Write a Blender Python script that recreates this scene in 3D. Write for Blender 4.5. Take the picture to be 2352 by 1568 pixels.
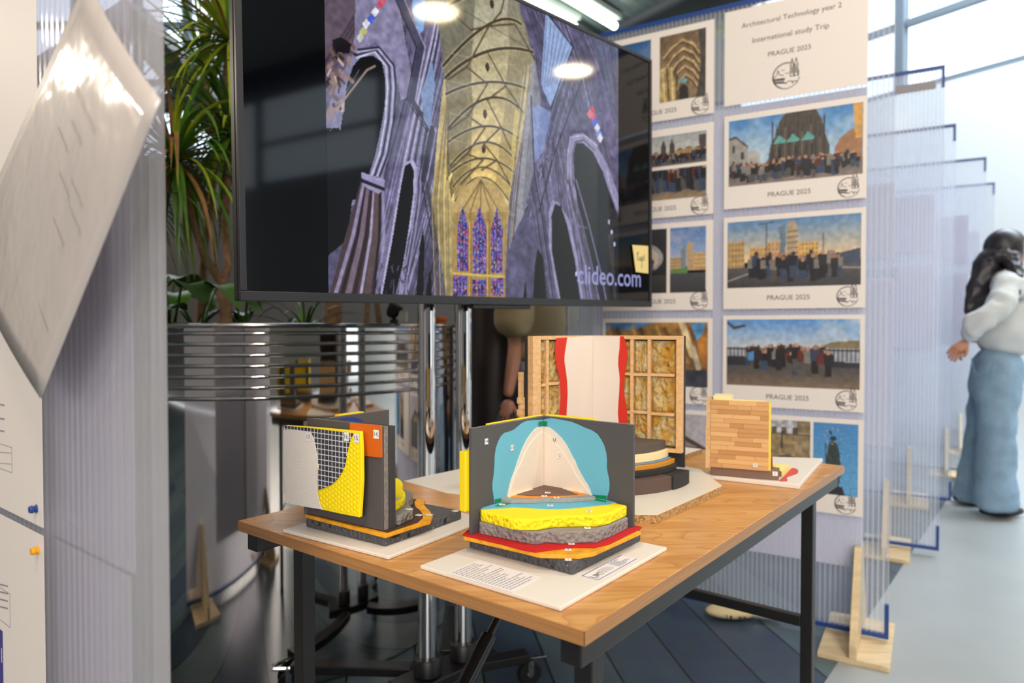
import bpy, bmesh, math, random
import numpy as np
from mathutils import Vector, Matrix, noise

for _o in list(bpy.data.objects):
    bpy.data.objects.remove(_o)
S = bpy.context.scene
COL = S.collection
rad = math.radians
random.seed(4)

# ------------------------------------------------------------------ camera
FPX = 1600.0                                   # focal length in pixels of the 2352 x 1568 frame
PITCH = math.atan(34 / FPX)
EYE = Vector((0, 0, 1.085))
cam = bpy.data.cameras.new('camera')
cam.sensor_width = 36
cam.lens = FPX / 2352 * 36
cam.clip_start = .02
cam.clip_end = 200
cam.dof.use_dof = True
cam.dof.focus_distance = 1.15
cam.dof.aperture_fstop = 3.5
cam_o = bpy.data.objects.new('camera', cam)
cam_o.location = EYE
cam_o.rotation_euler = (rad(90) - PITCH, 0, 0)
COL.objects.link(cam_o)
S.camera = cam_o

# ------------------------------------------------------------------ world, lights, exposure
S.view_settings.view_transform = 'Standard'
S.view_settings.look = 'None'
S.view_settings.gamma = 1
S.view_settings.use_curve_mapping = False
S.view_settings.exposure = 0.0
S.cycles.max_bounces = 10
S.cycles.diffuse_bounces = 3
S.cycles.glossy_bounces = 4
S.cycles.transmission_bounces = 4
S.cycles.transparent_max_bounces = 28
S.cycles.caustics_reflective = False
S.cycles.caustics_refractive = False
S.cycles.sample_clamp_indirect = 6
S.cycles.use_denoising = True

W = bpy.data.worlds.new('overcast')
S.world = W
W.use_nodes = True
W.node_tree.nodes['Background'].inputs[0].default_value = (.86, .93, 1, 1)
W.node_tree.nodes['Background'].inputs[1].default_value = 2.6


def lamp(name, loc, target, watts, color, size, size_y=None, shape='DISK'):
    l = bpy.data.lights.new(name, 'AREA')
    l.energy = watts
    l.color = color
    l.shape = 'RECTANGLE' if size_y else shape
    l.size = size
    if size_y:
        l.size_y = size_y
    o = bpy.data.objects.new(name, l)
    o.location = loc
    o.rotation_euler = (Vector(target) - Vector(loc)).to_track_quat('-Z', 'Y').to_euler()
    COL.objects.link(o)
    return o


WARM = (1, .85, .68)
# round ceiling lamps of the low ceiling and pendants of the hall, plus one fill light
for q in ((-.45, -.35), (1.45, -.6), (1.5, 1.15)):
    lamp('ceiling_or_fill_light', (q[0], q[1], 3.7), (q[0], q[1], 0), 30, WARM, .34)
lamp('ceiling_or_fill_light', (-.35, -1.7, 3.5), (-.3, 1.0, .8), 34, WARM, .34)  # frontal fill added behind the camera, not one of the ceiling lamps
for q in ((-4.5, 2.0, 2.75), (-4.0, 2.9, 2.85), (-5.2, 1.6, 2.75)):
    lamp('ceiling_or_fill_light', q, (q[0], q[1], 0), 34, WARM, .42)
for q in ((4.8, 1.28, 4.05), (6.3, 2.75, 4.05), (4.6, -1.2, 4.05)):
    lamp('ceiling_or_fill_light', q, (q[0], q[1], 0), 28, (1, .84, .52), .42)
# daylight added by unseen area lights below the closed high roof
lamp('added_daylight', (4.6, 4.4, 6.5), (4.0, 4.2, 0), 2100, (.84, .92, 1), 6.0, 6.0)
lamp('added_daylight', (-3.4, 7.0, 6.5), (-3.0, 6.4, 0), 260, (.88, .95, 1), 4.0, 3.0)
lamp('front_fill_light', (.2, -5.0, 2.4), (.0, 1.0, 1.0), 300, (1, .93, .87), 4.2, 1.8)  # low frontal fill added before the solid front wall, no window there

# ------------------------------------------------------------------ helpers
def lin(c):
    c = [x / 255 for x in c]
    return tuple(x / 12.92 if x <= .04045 else ((x + .055) / 1.055) ** 2.4 for x in c)


def ray(px, py):
    return Vector(((px - 1176) / FPX, math.cos(PITCH) - (py - 784) / FPX * math.sin(PITCH), -math.sin(PITCH) - (py - 784) / FPX * math.cos(PITCH)))


def G(px, py, z):                              # point of the level plane at height z
    d = ray(px, py)
    return EYE + d * ((z - EYE.z) / d.z)


def D(px, py, y):                              # point at depth y
    d = ray(px, py)
    return EYE + d * (y / d.y)


def V(px, py, P, n):                           # point of the plane through P with normal n
    d = ray(px, py)
    return EYE + d * ((P - EYE).dot(n) / d.dot(n))


def proj(P):                                   # pixel of a point
    d = P - EYE
    c, s = math.cos(PITCH), math.sin(PITCH)
    y, u = d.y * c - d.z * s, d.y * s + d.z * c
    return 1176 + FPX * d.x / y, 784 - FPX * u / y


def inside(q, pts):
    r = False
    for (x0, y0), (x1, y1) in zip(pts, pts[1:] + pts[:1]):
        if (y0 > q[1]) != (y1 > q[1]) and q[0] < x0 + (q[1] - y0) * (x1 - x0) / (y1 - y0):
            r = not r
    return r


def zat(P, py):                                # height over ground point P seen at row py
    c, s = math.cos(PITCH), math.sin(PITCH)
    k = (784 - py) / FPX
    return EYE.z + P.y * (k * c - s) / (c + k * s)


MW = {}


def link(o, parent=None):
    COL.objects.link(o)
    if parent is not None:
        o.parent = parent
        o.matrix_parent_inverse = MW.get(parent.name, Matrix()).inverted()
    return o


def tag(o, label=None, cat=None, group=None, kind=None):
    for k, v in (('label', label), ('category', cat), ('group', group), ('kind', kind)):
        if v:
            o[k] = v
    return o


def thing(name, label, cat, loc, group=None):
    o = bpy.data.objects.new(name, None)
    o.empty_display_size = .05
    o.location = loc
    COL.objects.link(o)
    MW[o.name] = Matrix.Translation(Vector(loc))
    return tag(o, label, cat, group)


class MB:
    def __init__(s):
        s.bm = bmesh.new()
        s.c = None
        s.cl = None

    def face(s, vs):
        try:
            f = s.bm.faces.new(vs)
        except ValueError:
            return None
        if s.c is not None:
            if s.cl is None:
                s.cl = s.bm.loops.layers.float_color.new('Col')
            for l in f.loops:
                l[s.cl] = (*s.c, 1)
        return f

    def poly(s, pts):
        return s.face([s.bm.verts.new(p) for p in pts])

    def slab(s, pts, ext):                     # polygon of 3D points swept by vector ext
        ext = Vector(ext)
        a = [s.bm.verts.new(p) for p in pts]
        b = [s.bm.verts.new(Vector(p) + ext) for p in pts]
        s.face(a[::-1])
        s.face(b)
        n = len(a)
        for i in range(n):
            s.face([a[i], a[(i + 1) % n], b[(i + 1) % n], b[i]])
        return s

    def prism(s, poly, z0, z1, M=None):
        M = M or Matrix()
        p = [M @ Vector((x, y, z0)) for x, y in poly]
        return s.slab(p, (M.to_3x3() @ Vector((0, 0, z1 - z0))))

    def box(s, x0, x1, y0, y1, z0, z1, M=None):
        return s.prism([(x0, y0), (x1, y0), (x1, y1), (x0, y1)], z0, z1, M)

    def bar(s, a, b, w, h, up=(0, 0, 1)):
        a, b = Vector(a), Vector(b)
        d = (b - a).normalized()
        x = d.cross(Vector(up)).normalized()
        y = x.cross(d)
        return s.slab([a - x * w / 2 - y * h / 2, a + x * w / 2 - y * h / 2, a + x * w / 2 + y * h / 2, a - x * w / 2 + y * h / 2], b - a)

    def tube(s, pts, r, seg=10, caps=True):
        pts = [Vector(p) for p in pts]
        n = len(pts)
        rs = r if isinstance(r, (list, tuple)) else [r] * n
        rings = []
        ref = None
        for i in range(n):
            d = (pts[min(i + 1, n - 1)] - pts[max(i - 1, 0)]).normalized()
            if ref is None:
                ref = d.orthogonal().normalized()
            ref = (ref - d * ref.dot(d)).normalized()
            y = d.cross(ref)
            rings.append([s.bm.verts.new(pts[i] + (ref * math.cos(t) + y * math.sin(t)) * rs[i]) for t in (2 * math.pi * k / seg for k in range(seg))])
        for i in range(n - 1):
            for k in range(seg):
                s.face([rings[i][k], rings[i][(k + 1) % seg], rings[i + 1][(k + 1) % seg], rings[i + 1][k]])
        if caps:
            s.face(rings[0][::-1])
            s.face(rings[-1])
        return s

    def lathe(s, prof, seg=48, M=None, close=False):
        M = M or Matrix()
        rings = []
        for r, z in prof:
            rings.append([s.bm.verts.new(M @ Vector((r * math.cos(t), r * math.sin(t), z))) for t in (2 * math.pi * k / seg for k in range(seg))])
        for i in range(len(rings) - 1):
            for k in range(seg):
                s.face([rings[i][k], rings[i][(k + 1) % seg], rings[i + 1][(k + 1) % seg], rings[i + 1][k]])
        if close:
            s.face(rings[0][::-1])
            s.face(rings[-1])
        return s

    def ball(s, c, r, seg=12, rough=0, rng=None, M=None):
        r = (r, r, r) if not isinstance(r, (tuple, list)) else r
        M = M or Matrix()
        res = bmesh.ops.create_uvsphere(s.bm, u_segments=seg, v_segments=max(6, seg * 2 // 3), radius=1)
        for v in res['verts']:
            k = 1 + (rng.uniform(-rough, rough) if rng else 0)
            v.co = M @ (Vector(c) + Vector((v.co.x * r[0] * k, v.co.y * r[1] * k, v.co.z * r[2] * k)))
        if s.c is not None:
            if s.cl is None:
                s.cl = s.bm.loops.layers.float_color.new('Col')
            for f in {f for v in res['verts'] for f in v.link_faces}:
                for l in f.loops:
                    l[s.cl] = (*s.c, 1)
        return s

    def build(s, name, mat, parent=None, smooth=None, bevel=0, kind=None, subd=0):
        me = bpy.data.meshes.new(name)
        bmesh.ops.recalc_face_normals(s.bm, faces=s.bm.faces[:])
        s.bm.to_mesh(me)
        s.bm.free()
        if smooth is not None:
            me.polygons.foreach_set('use_smooth', [True] * len(me.polygons))
            if smooth < 180:
                me.set_sharp_from_angle(angle=rad(smooth))
        me.materials.append(mat)
        o = link(bpy.data.objects.new(name, me), parent)
        if bevel:
            b = o.modifiers.new('bevel', 'BEVEL')
            b.width = bevel
            b.segments = 2
            b.limit_method = 'ANGLE'
            b.angle_limit = rad(40)
        if subd:
            b = o.modifiers.new('sub', 'SUBSURF')
            b.levels = b.render_levels = subd
        if kind:
            o['kind'] = kind
        return o


def text(name, body, size, M, mat, parent, align='CENTER', bold=0.0, sx=1.0):
    cu = bpy.data.curves.new(name, 'FONT')
    cu.body = body
    cu.size = size
    cu.align_x = align
    cu.align_y = 'CENTER'
    cu.offset = bold
    cu.resolution_u = 3
    t = bpy.data.objects.new(name, cu)
    COL.objects.link(t)
    bpy.context.view_layer.update()
    me = bpy.data.meshes.new_from_object(t.evaluated_get(bpy.context.evaluated_depsgraph_get()))
    bpy.data.objects.remove(t)
    me.transform(M @ Matrix.Diagonal((sx, 1, 1, 1)))
    me.materials.clear()
    me.materials.append(mat)
    me.name = name
    return link(bpy.data.objects.new(name, me), parent)


def frame(o, ex, ey, ez):
    ex, ey, ez = Vector(ex), Vector(ey), Vector(ez)
    return Matrix(((ex.x, ey.x, ez.x, o[0]), (ex.y, ey.y, ez.y, o[1]), (ex.z, ey.z, ez.z, o[2]), (0, 0, 0, 1)))


# ------------------------------------------------------------------ materials
MATS = {}


def pm(name, col, rough=.6, metal=0, var=0, vscale=20, bump=0, bscale=60, stretch=None, spec=.5, coat=0, rot=0, detail=4):
    """principled material; var mixes a noise shade of the colour, bump a noise relief (object coordinates)"""
    if name in MATS:
        return MATS[name]
    m = bpy.data.materials.new(name)
    m.use_nodes = True
    nt = m.node_tree
    N, L = nt.nodes, nt.links
    b = N['Principled BSDF']
    c = lin(col)
    b.inputs['Base Color'].default_value = (*c, 1)
    b.inputs['Roughness'].default_value = rough
    b.inputs['Metallic'].default_value = metal
    b.inputs['Specular IOR Level'].default_value = spec
    b.inputs['Coat Weight'].default_value = coat
    b.inputs['Coat Roughness'].default_value = .08
    if var or bump:
        tc = N.new('ShaderNodeTexCoord')
        mp = N.new('ShaderNodeMapping')
        mp.inputs['Rotation'].default_value = (0, 0, rot)
        mp.inputs['Scale'].default_value = stretch or (1, 1, 1)
        L.new(tc.outputs['Object'], mp.inputs['Vector'])
    if var:
        n = N.new('ShaderNodeTexNoise')
        n.inputs['Scale'].default_value = vscale
        n.inputs['Detail'].default_value = detail
        L.new(mp.outputs[0], n.inputs['Vector'])
        r = N.new('ShaderNodeValToRGB')
        r.color_ramp.elements[0].position = .3
        r.color_ramp.elements[1].position = .7
        r.color_ramp.elements[0].color = (*[x * (1 - var) for x in c], 1)
        r.color_ramp.elements[1].color = (*[min(1, x * (1 + var)) for x in c], 1)
        L.new(n.outputs['Fac'], r.inputs[0])
        L.new(r.outputs[0], b.inputs['Base Color'])
    if bump:
        n2 = N.new('ShaderNodeTexNoise')
        n2.inputs['Scale'].default_value = bscale
        n2.inputs['Detail'].default_value = 5
        L.new(mp.outputs[0], n2.inputs['Vector'])
        bp = N.new('ShaderNodeBump')
        bp.inputs['Strength'].default_value = bump
        bp.inputs['Distance'].default_value = .003
        L.new(n2.outputs['Fac'], bp.inputs['Height'])
        L.new(bp.outputs[0], b.inputs['Normal'])
    MATS[name] = m
    return m


def attr_mat(name, rough=.5, emit=0, spec=.5, coat=0):
    if name in MATS:
        return MATS[name]
    m = bpy.data.materials.new(name)
    m.use_nodes = True
    N, L = m.node_tree.nodes, m.node_tree.links
    b = N['Principled BSDF']
    a = N.new('ShaderNodeAttribute')
    a.attribute_name = 'Col'
    b.inputs['Roughness'].default_value = rough
    b.inputs['Specular IOR Level'].default_value = spec
    b.inputs['Coat Weight'].default_value = coat
    if emit:
        b.inputs['Base Color'].default_value = (.004, .004, .005, 1)
        L.new(a.outputs['Color'], b.inputs['Emission Color'])
        b.inputs['Emission Strength'].default_value = emit
    else:
        L.new(a.outputs['Color'], b.inputs['Base Color'])
    MATS[name] = m
    return m


def foam_mat(name, col, cell=160, strength=.8, speck=0):
    """bead foam painted over: soft cells in relief, dark pits"""
    m = bpy.data.materials.new(name)
    m.use_nodes = True
    N, L = m.node_tree.nodes, m.node_tree.links
    b = N['Principled BSDF']
    b.inputs['Roughness'].default_value = .75
    tc = N.new('ShaderNodeTexCoord')
    geo = N.new('ShaderNodeNewGeometry')
    sep = N.new('ShaderNodeSeparateXYZ')
    L.new(geo.outputs['True Normal'], sep.inputs[0])
    side = N.new('ShaderNodeMath')                # cut sides are rougher than the skin on top
    side.operation = 'SUBTRACT'
    side.inputs[0].default_value = 1.05
    ab = N.new('ShaderNodeMath')
    ab.operation = 'ABSOLUTE'
    L.new(sep.outputs['Z'], ab.inputs[0])
    L.new(ab.outputs[0], side.inputs[1])
    v = N.new('ShaderNodeTexVoronoi')
    v.inputs['Scale'].default_value = cell
    nz = N.new('ShaderNodeTexNoise')
    nz.inputs['Scale'].default_value = cell * .55
    nz.inputs['Detail'].default_value = 6
    L.new(tc.outputs['Object'], v.inputs['Vector'])
    L.new(tc.outputs['Object'], nz.inputs['Vector'])
    add = N.new('ShaderNodeMath')
    add.operation = 'ADD'
    L.new(v.outputs['Distance'], add.inputs[0])
    L.new(nz.outputs['Fac'], add.inputs[1])
    bp = N.new('ShaderNodeBump')
    bp.inputs['Distance'].default_value = .0035
    mul = N.new('ShaderNodeMath')
    mul.operation = 'MULTIPLY'
    mul.inputs[1].default_value = strength
    L.new(side.outputs[0], mul.inputs[0])
    L.new(mul.outputs[0], bp.inputs['Strength'])
    L.new(add.outputs[0], bp.inputs['Height'])
    L.new(bp.outputs[0], b.inputs['Normal'])
    c = lin(col)
    r = N.new('ShaderNodeValToRGB')
    e = r.color_ramp.elements
    e[0].position, e[1].position = .33, .40
    e[0].color = (*[x * (.6 if not speck else .15) for x in c], 1)
    e[1].color = (*c, 1)
    if speck:
        k = r.color_ramp.elements.new(.70)
        k.color = (*c, 1)
        k = r.color_ramp.elements.new(.735)
        k.color = (*lin((205, 200, 185)), 1)
    mx = N.new('ShaderNodeMix')
    mx.data_type = 'RGBA'
    mx.inputs['A'].default_value = (*c, 1)
    L.new(side.outputs[0], mx.inputs['Factor'])
    L.new(nz.outputs['Fac'], r.inputs[0])
    L.new(r.outputs[0], mx.inputs['B'])
    L.new(mx.outputs['Result'], b.inputs['Base Color'])
    MATS[name] = m
    return m


def wood_mat(name, c0, c1, rot=0, scale=1.0, rough=.42, flame=False):
    m = bpy.data.materials.new(name)
    m.use_nodes = True
    N, L = m.node_tree.nodes, m.node_tree.links
    b = N['Principled BSDF']
    b.inputs['Roughness'].default_value = rough
    tc = N.new('ShaderNodeTexCoord')
    mp = N.new('ShaderNodeMapping')
    mp.inputs['Rotation'].default_value = (0, 0, rot)
    mp.inputs['Scale'].default_value = (1.6 * scale, 16 * scale, 16 * scale)
    L.new(tc.outputs['Object'], mp.inputs['Vector'])
    n = N.new('ShaderNodeTexNoise')
    n.inputs['Scale'].default_value = 3
    n.inputs['Detail'].default_value = 6
    n.inputs['Roughness'].default_value = .6
    L.new(mp.outputs[0], n.inputs['Vector'])
    r = N.new('ShaderNodeValToRGB')
    r.color_ramp.elements[0].position = .3
    r.color_ramp.elements[1].position = .68
    r.color_ramp.elements[0].color = (*lin(c0), 1)
    r.color_ramp.elements[1].color = (*lin(c1), 1)
    src = n.outputs['Fac']
    if flame:                                     # cathedral grain: rings of a stretched distorted field
        m2 = N.new('ShaderNodeMapping')
        m2.inputs['Rotation'].default_value = (0, 0, rot)
        m2.inputs['Scale'].default_value = (1.1, 4.6, 4.6)
        L.new(tc.outputs['Object'], m2.inputs['Vector'])
        n2 = N.new('ShaderNodeTexNoise')
        n2.inputs['Scale'].default_value = 2.1
        n2.inputs['Detail'].default_value = 1.2
        L.new(m2.outputs[0], n2.inputs['Vector'])
        mm = N.new('ShaderNodeMath')
        mm.operation = 'MULTIPLY'
        mm.inputs[1].default_value = 20
        L.new(n2.outputs['Fac'], mm.inputs[0])
        fr = N.new('ShaderNodeMath')
        fr.operation = 'FRACT'
        L.new(mm.outputs[0], fr.inputs[0])
        pw = N.new('ShaderNodeMath')
        pw.operation = 'POWER'
        pw.inputs[1].default_value = 5
        L.new(fr.outputs[0], pw.inputs[0])
        ms = N.new('ShaderNodeMath')
        ms.operation = 'MULTIPLY_ADD'
        ms.inputs[1].default_value = -.30
        L.new(pw.outputs[0], ms.inputs[0])
        L.new(src, ms.inputs[2])
        src = ms.outputs[0]
    L.new(src, r.inputs[0])
    L.new(r.outputs[0], b.inputs['Base Color'])
    MATS[name] = m
    return m


def poly_mat(name, clear=.82, k=.62, tint=(.94, .95, .985)):
    """multiwall polycarbonate: clear skins, milky flute walls along the sheet's own X"""
    m = bpy.data.materials.new(name)
    m.use_nodes = True
    N, L = m.node_tree.nodes, m.node_tree.links
    N.clear()
    out = N.new('ShaderNodeOutputMaterial')
    tc = N.new('ShaderNodeTexCoord')
    sep = N.new('ShaderNodeSeparateXYZ')
    L.new(tc.outputs['UV'], sep.inputs[0])
    fr = N.new('ShaderNodeMath')
    fr.operation = 'FRACT'
    L.new(sep.outputs['X'], fr.inputs[0])
    pp = N.new('ShaderNodeMath')
    pp.operation = 'PINGPONG'
    pp.inputs[1].default_value = .5
    L.new(sep.outputs['X'], pp.inputs[0])
    rp = N.new('ShaderNodeValToRGB')
    e = rp.color_ramp.elements
    e[0].position, e[1].position = .10, .26
    e[0].color = (k, k, k, 1)
    e[1].color = (clear, clear, clear, 1)
    L.new(pp.outputs[0], rp.inputs[0])
    tr = N.new('ShaderNodeBsdfTransparent')
    tr.inputs[0].default_value = (*tint, 1)
    df = N.new('ShaderNodeBsdfDiffuse')
    df.inputs[0].default_value = (.84, .85, .88, 1)
    tl = N.new('ShaderNodeBsdfTranslucent')
    tl.inputs[0].default_value = (.88, .90, .94, 1)
    a1 = N.new('ShaderNodeMixShader')
    a1.inputs[0].default_value = .6
    L.new(df.outputs[0], a1.inputs[1])
    L.new(tl.outputs[0], a1.inputs[2])
    gl = N.new('ShaderNodeBsdfGlossy')
    gl.inputs['Roughness'].default_value = .12
    bp = N.new('ShaderNodeBump')
    bp.inputs['Strength'].default_value = .35
    bp.inputs['Distance'].default_value = .004
    L.new(pp.outputs[0], bp.inputs['Height'])
    L.new(bp.outputs[0], gl.inputs['Normal'])
    a2 = N.new('ShaderNodeMixShader')
    L.new(rp.outputs[0], a2.inputs[0])
    L.new(a1.outputs[0], a2.inputs[1])
    L.new(tr.outputs[0], a2.inputs[2])
    fz = N.new('ShaderNodeLayerWeight')
    fz.inputs['Blend'].default_value = .12
    fm = N.new('ShaderNodeMath')
    fm.operation = 'MULTIPLY'
    fm.inputs[1].default_value = .55
    L.new(fz.outputs['Fresnel'], fm.inputs[0])
    a3 = N.new('ShaderNodeMixShader')
    L.new(fm.outputs[0], a3.inputs[0])
    L.new(a2.outputs[0], a3.inputs[1])
    L.new(gl.outputs[0], a3.inputs[2])
    L.new(a3.outputs[0], out.inputs[0])
    MATS[name] = m
    return m


def glass_mat(name, tint=(.93, .97, 1)):
    m = bpy.data.materials.new(name)
    m.use_nodes = True
    N, L = m.node_tree.nodes, m.node_tree.links
    N.clear()
    out = N.new('ShaderNodeOutputMaterial')
    tr = N.new('ShaderNodeBsdfTransparent')
    tr.inputs[0].default_value = (*tint, 1)
    gl = N.new('ShaderNodeBsdfGlossy')
    gl.inputs['Roughness'].default_value = .02
    fz = N.new('ShaderNodeLayerWeight')
    fz.inputs['Blend'].default_value = .1
    a = N.new('ShaderNodeMixShader')
    L.new(fz.outputs['Fresnel'], a.inputs[0])
    L.new(tr.outputs[0], a.inputs[1])
    L.new(gl.outputs[0], a.inputs[2])
    L.new(a.outputs[0], out.inputs[0])
    return m


def emit_mat(name, col, k):
    m = bpy.data.materials.new(name)
    m.use_nodes = True
    b = m.node_tree.nodes['Principled BSDF']
    b.inputs['Base Color'].default_value = (.8, .8, .8, 1)
    b.inputs['Emission Color'].default_value = (*lin(col), 1)
    b.inputs['Emission Strength'].default_value = k
    return m


paper = pm('paper', (226, 219, 214), .55)
def thin_paper(name, col, share=.45):           # paper that lets some light through
    m = bpy.data.materials.new(name)
    m.use_nodes = True
    N, L = m.node_tree.nodes, m.node_tree.links
    N.clear()
    out, mx = N.new('ShaderNodeOutputMaterial'), N.new('ShaderNodeMixShader')
    mx.inputs[0].default_value = share
    for k, n in enumerate(('ShaderNodeBsdfDiffuse', 'ShaderNodeBsdfTranslucent')):
        b = N.new(n)
        b.inputs[0].default_value = (*lin(col), 1)
        L.new(b.outputs[0], mx.inputs[k + 1])
    L.new(mx.outputs[0], out.inputs[0])
    return m


paper_lilac = thin_paper('pale_lilac_paper', (240, 238, 246))
board_white = pm('white_foam_board', (226, 221, 214), .5)
ink = pm('ink', (62, 58, 66), .7)
ink_soft = pm('soft_ink', (140, 136, 146), .7)
blue_print = pm('blue_print', (62, 84, 150), .6)
black_steel = pm('black_steel', (24, 24, 26), .38, var=.1, vscale=30)
black_plastic = pm('black_plastic', (20, 20, 22), .42)
chrome = pm('chrome', (226, 226, 228), .045, 1)
label_white = pm('label_white', (232, 230, 226), .6)
blue_tape = pm('blue_tape', (28, 66, 138), .4)
ply = wood_mat('plywood', (196, 172, 132), (222, 202, 165), rough=.6)
skin = pm('skin', (196, 140, 112), .5)

# ------------------------------------------------------------------ pictures: painted on a fine grid of vertices
class Cv:
    def __init__(s, w, h, n):
        s.w, s.h = w, h
        s.nx = n
        s.ny = max(2, round(n * h / w))
        s.X, s.Y = np.meshgrid(np.linspace(0, w, s.nx), np.linspace(0, h, s.ny))
        s.A = np.zeros((s.ny, s.nx, 3))

    def put(s, m, c, a=1.0):
        m = (m * a)[..., None]
        s.A = s.A * (1 - m) + np.array(c, float) * m

    def grad(s, c0, c1, y0, y1):
        t = np.clip((s.Y - y0) / (y1 - y0), 0, 1)[..., None]
        m = ((s.Y >= y0) & (s.Y <= y1 + 1e-9))[..., None]
        s.A = np.where(m, np.array(c0, float) * (1 - t) + np.array(c1, float) * t, s.A)

    def mask(s, pts):
        m = np.zeros(s.X.shape, bool)
        n = len(pts)
        for i in range(n):
            (x0, y0), (x1, y1) = pts[i], pts[(i + 1) % n]
            if y0 == y1:
                continue
            m ^= ((s.Y >= min(y0, y1)) & (s.Y < max(y0, y1))) & (s.X < x0 + (s.Y - y0) * (x1 - x0) / (y1 - y0))
        return m.astype(float)

    def poly(s, pts, c, a=1.0):
        s.put(s.mask(pts), c, a)

    def line(s, pts, w, c, a=1.0):
        d = np.full(s.X.shape, 1e9)
        for (x0, y0), (x1, y1) in zip(pts, pts[1:]):
            dx, dy = x1 - x0, y1 - y0
            t = np.clip(((s.X - x0) * dx + (s.Y - y0) * dy) / (dx * dx + dy * dy + 1e-12), 0, 1)
            d = np.minimum(d, np.hypot(s.X - x0 - t * dx, s.Y - y0 - t * dy))
        px = s.w / s.nx
        s.put(np.clip((w / 2 - d) / px + .5, 0, 1), c, a)

    def ell(s, x, y, rx, ry, c, a=1.0):
        s.put((((s.X - x) / rx) ** 2 + ((s.Y - y) / ry) ** 2 < 1).astype(float), c, a)

    def field(s, cells, seed, aspect=1.0):
        r = np.random.RandomState(seed)
        gx, gy = max(2, int(cells * aspect)), max(2, int(cells * s.h / s.w))
        g = r.rand(gy + 1, gx + 1)
        x, y = s.X / s.w * (gx - 1e-6), s.Y / s.h * (gy - 1e-6)
        i, j = y.astype(int), x.astype(int)
        fy, fx = y - i, x - j
        return (g[i, j] * (1 - fx) + g[i, j + 1] * fx) * (1 - fy) + (g[i + 1, j] * (1 - fx) + g[i + 1, j + 1] * fx) * fy

    def noise(s, amp, cells, seed, m=None, aspect=1.0):
        k = 1 + amp * (2 * s.field(cells, seed, aspect) - 1)
        if m is not None:
            k = 1 + (k - 1) * m
        s.A = s.A * k[..., None]

    def clouds(s, y1, seed, c=(225, 222, 222), a=.7):
        f = .55 * s.field(4, seed, .7) + .3 * s.field(9, seed + 1) + .15 * s.field(22, seed + 2)
        s.put(np.clip((f - .45) * 4, 0, 1) * (s.Y < y1), c, a)

    def build(s, name, o, ex, ey, mat, parent):
        """o: lower left corner; ex, ey: unit vectors along width and height"""
        o, ex, ey = np.array(o), np.array(ex), np.array(ey)
        co = o + s.X[..., None] * ex + (s.h - s.Y)[..., None] * ey
        me = bpy.data.meshes.new(name)
        n = s.nx * s.ny
        idx = np.arange(n).reshape(s.ny, s.nx)
        q = np.stack([idx[1:, :-1], idx[1:, 1:], idx[:-1, 1:], idx[:-1, :-1]], -1).reshape(-1, 4)
        me.vertices.add(n)
        me.vertices.foreach_set('co', co.reshape(-1))
        me.loops.add(q.size)
        me.loops.foreach_set('vertex_index', q.reshape(-1))
        me.polygons.add(len(q))
        me.polygons.foreach_set('loop_start', np.arange(0, q.size, 4))
        me.update(calc_edges=True)
        a = me.color_attributes.new('Col', 'FLOAT_COLOR', 'POINT')
        v = np.clip(s.A / 255, 0, 1)
        v = np.where(v <= .04045, v / 12.92, ((v + .055) / 1.055) ** 2.4)
        a.data.foreach_set('color', np.concatenate([v.reshape(-1, 3), np.ones((n, 1))], 1).reshape(-1))
        me.materials.append(mat)
        return link(bpy.data.objects.new(name, me), parent)


def crowd(c, x0, x1, y, h, n, seed):
    r = random.Random(seed)
    for i in range(n):
        x = x0 + (x1 - x0) * (i + r.random() * .8) / n
        k = h * r.uniform(.85, 1.15)
        w = k * .13
        yy = y + h * r.uniform(-.12, .12)
        top = r.choice([(28, 30, 38), (34, 36, 44), (40, 34, 36), (92, 38, 36), (50, 60, 84), (24, 24, 28), (120, 116, 112)])
        leg = r.choice([(30, 32, 40), (52, 66, 92), (80, 76, 74), (26, 26, 32)])
        c.poly([(x - w, yy - k * .5), (x + w, yy - k * .5), (x + w * .8, yy), (x - w * .8, yy)], leg)
        c.poly([(x - w * 1.3, yy - k * .86), (x + w * 1.3, yy - k * .86), (x + w * 1.25, yy - k * .45), (x - w * 1.25, yy - k * .45)], top)
        c.ell(x, yy - k * .93, w * .62, k * .085, r.choice([(176, 138, 116), (150, 112, 92), (60, 44, 38)]))


def facade(c, x0, x1, y0, y1, wall, win, nx, ny):
    c.poly([(x0, y0), (x1, y0), (x1, y1), (x0, y1)], wall)
    for i in range(nx):
        for j in range(ny):
            x, y = x0 + (x1 - x0) * (i + .3) / nx, y0 + (y1 - y0) * (j + .3) / ny
            c.poly([(x, y), (x + (x1 - x0) * .4 / nx, y), (x + (x1 - x0) * .4 / nx, y + (y1 - y0) * .45 / ny), (x, y + (y1 - y0) * .45 / ny)], win, .8)


# ------------------------------------------------------------------ the hall
def struct(name, mb, mat, **k):
    return tag(mb.build(name, mat, **k), kind='structure')


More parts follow.
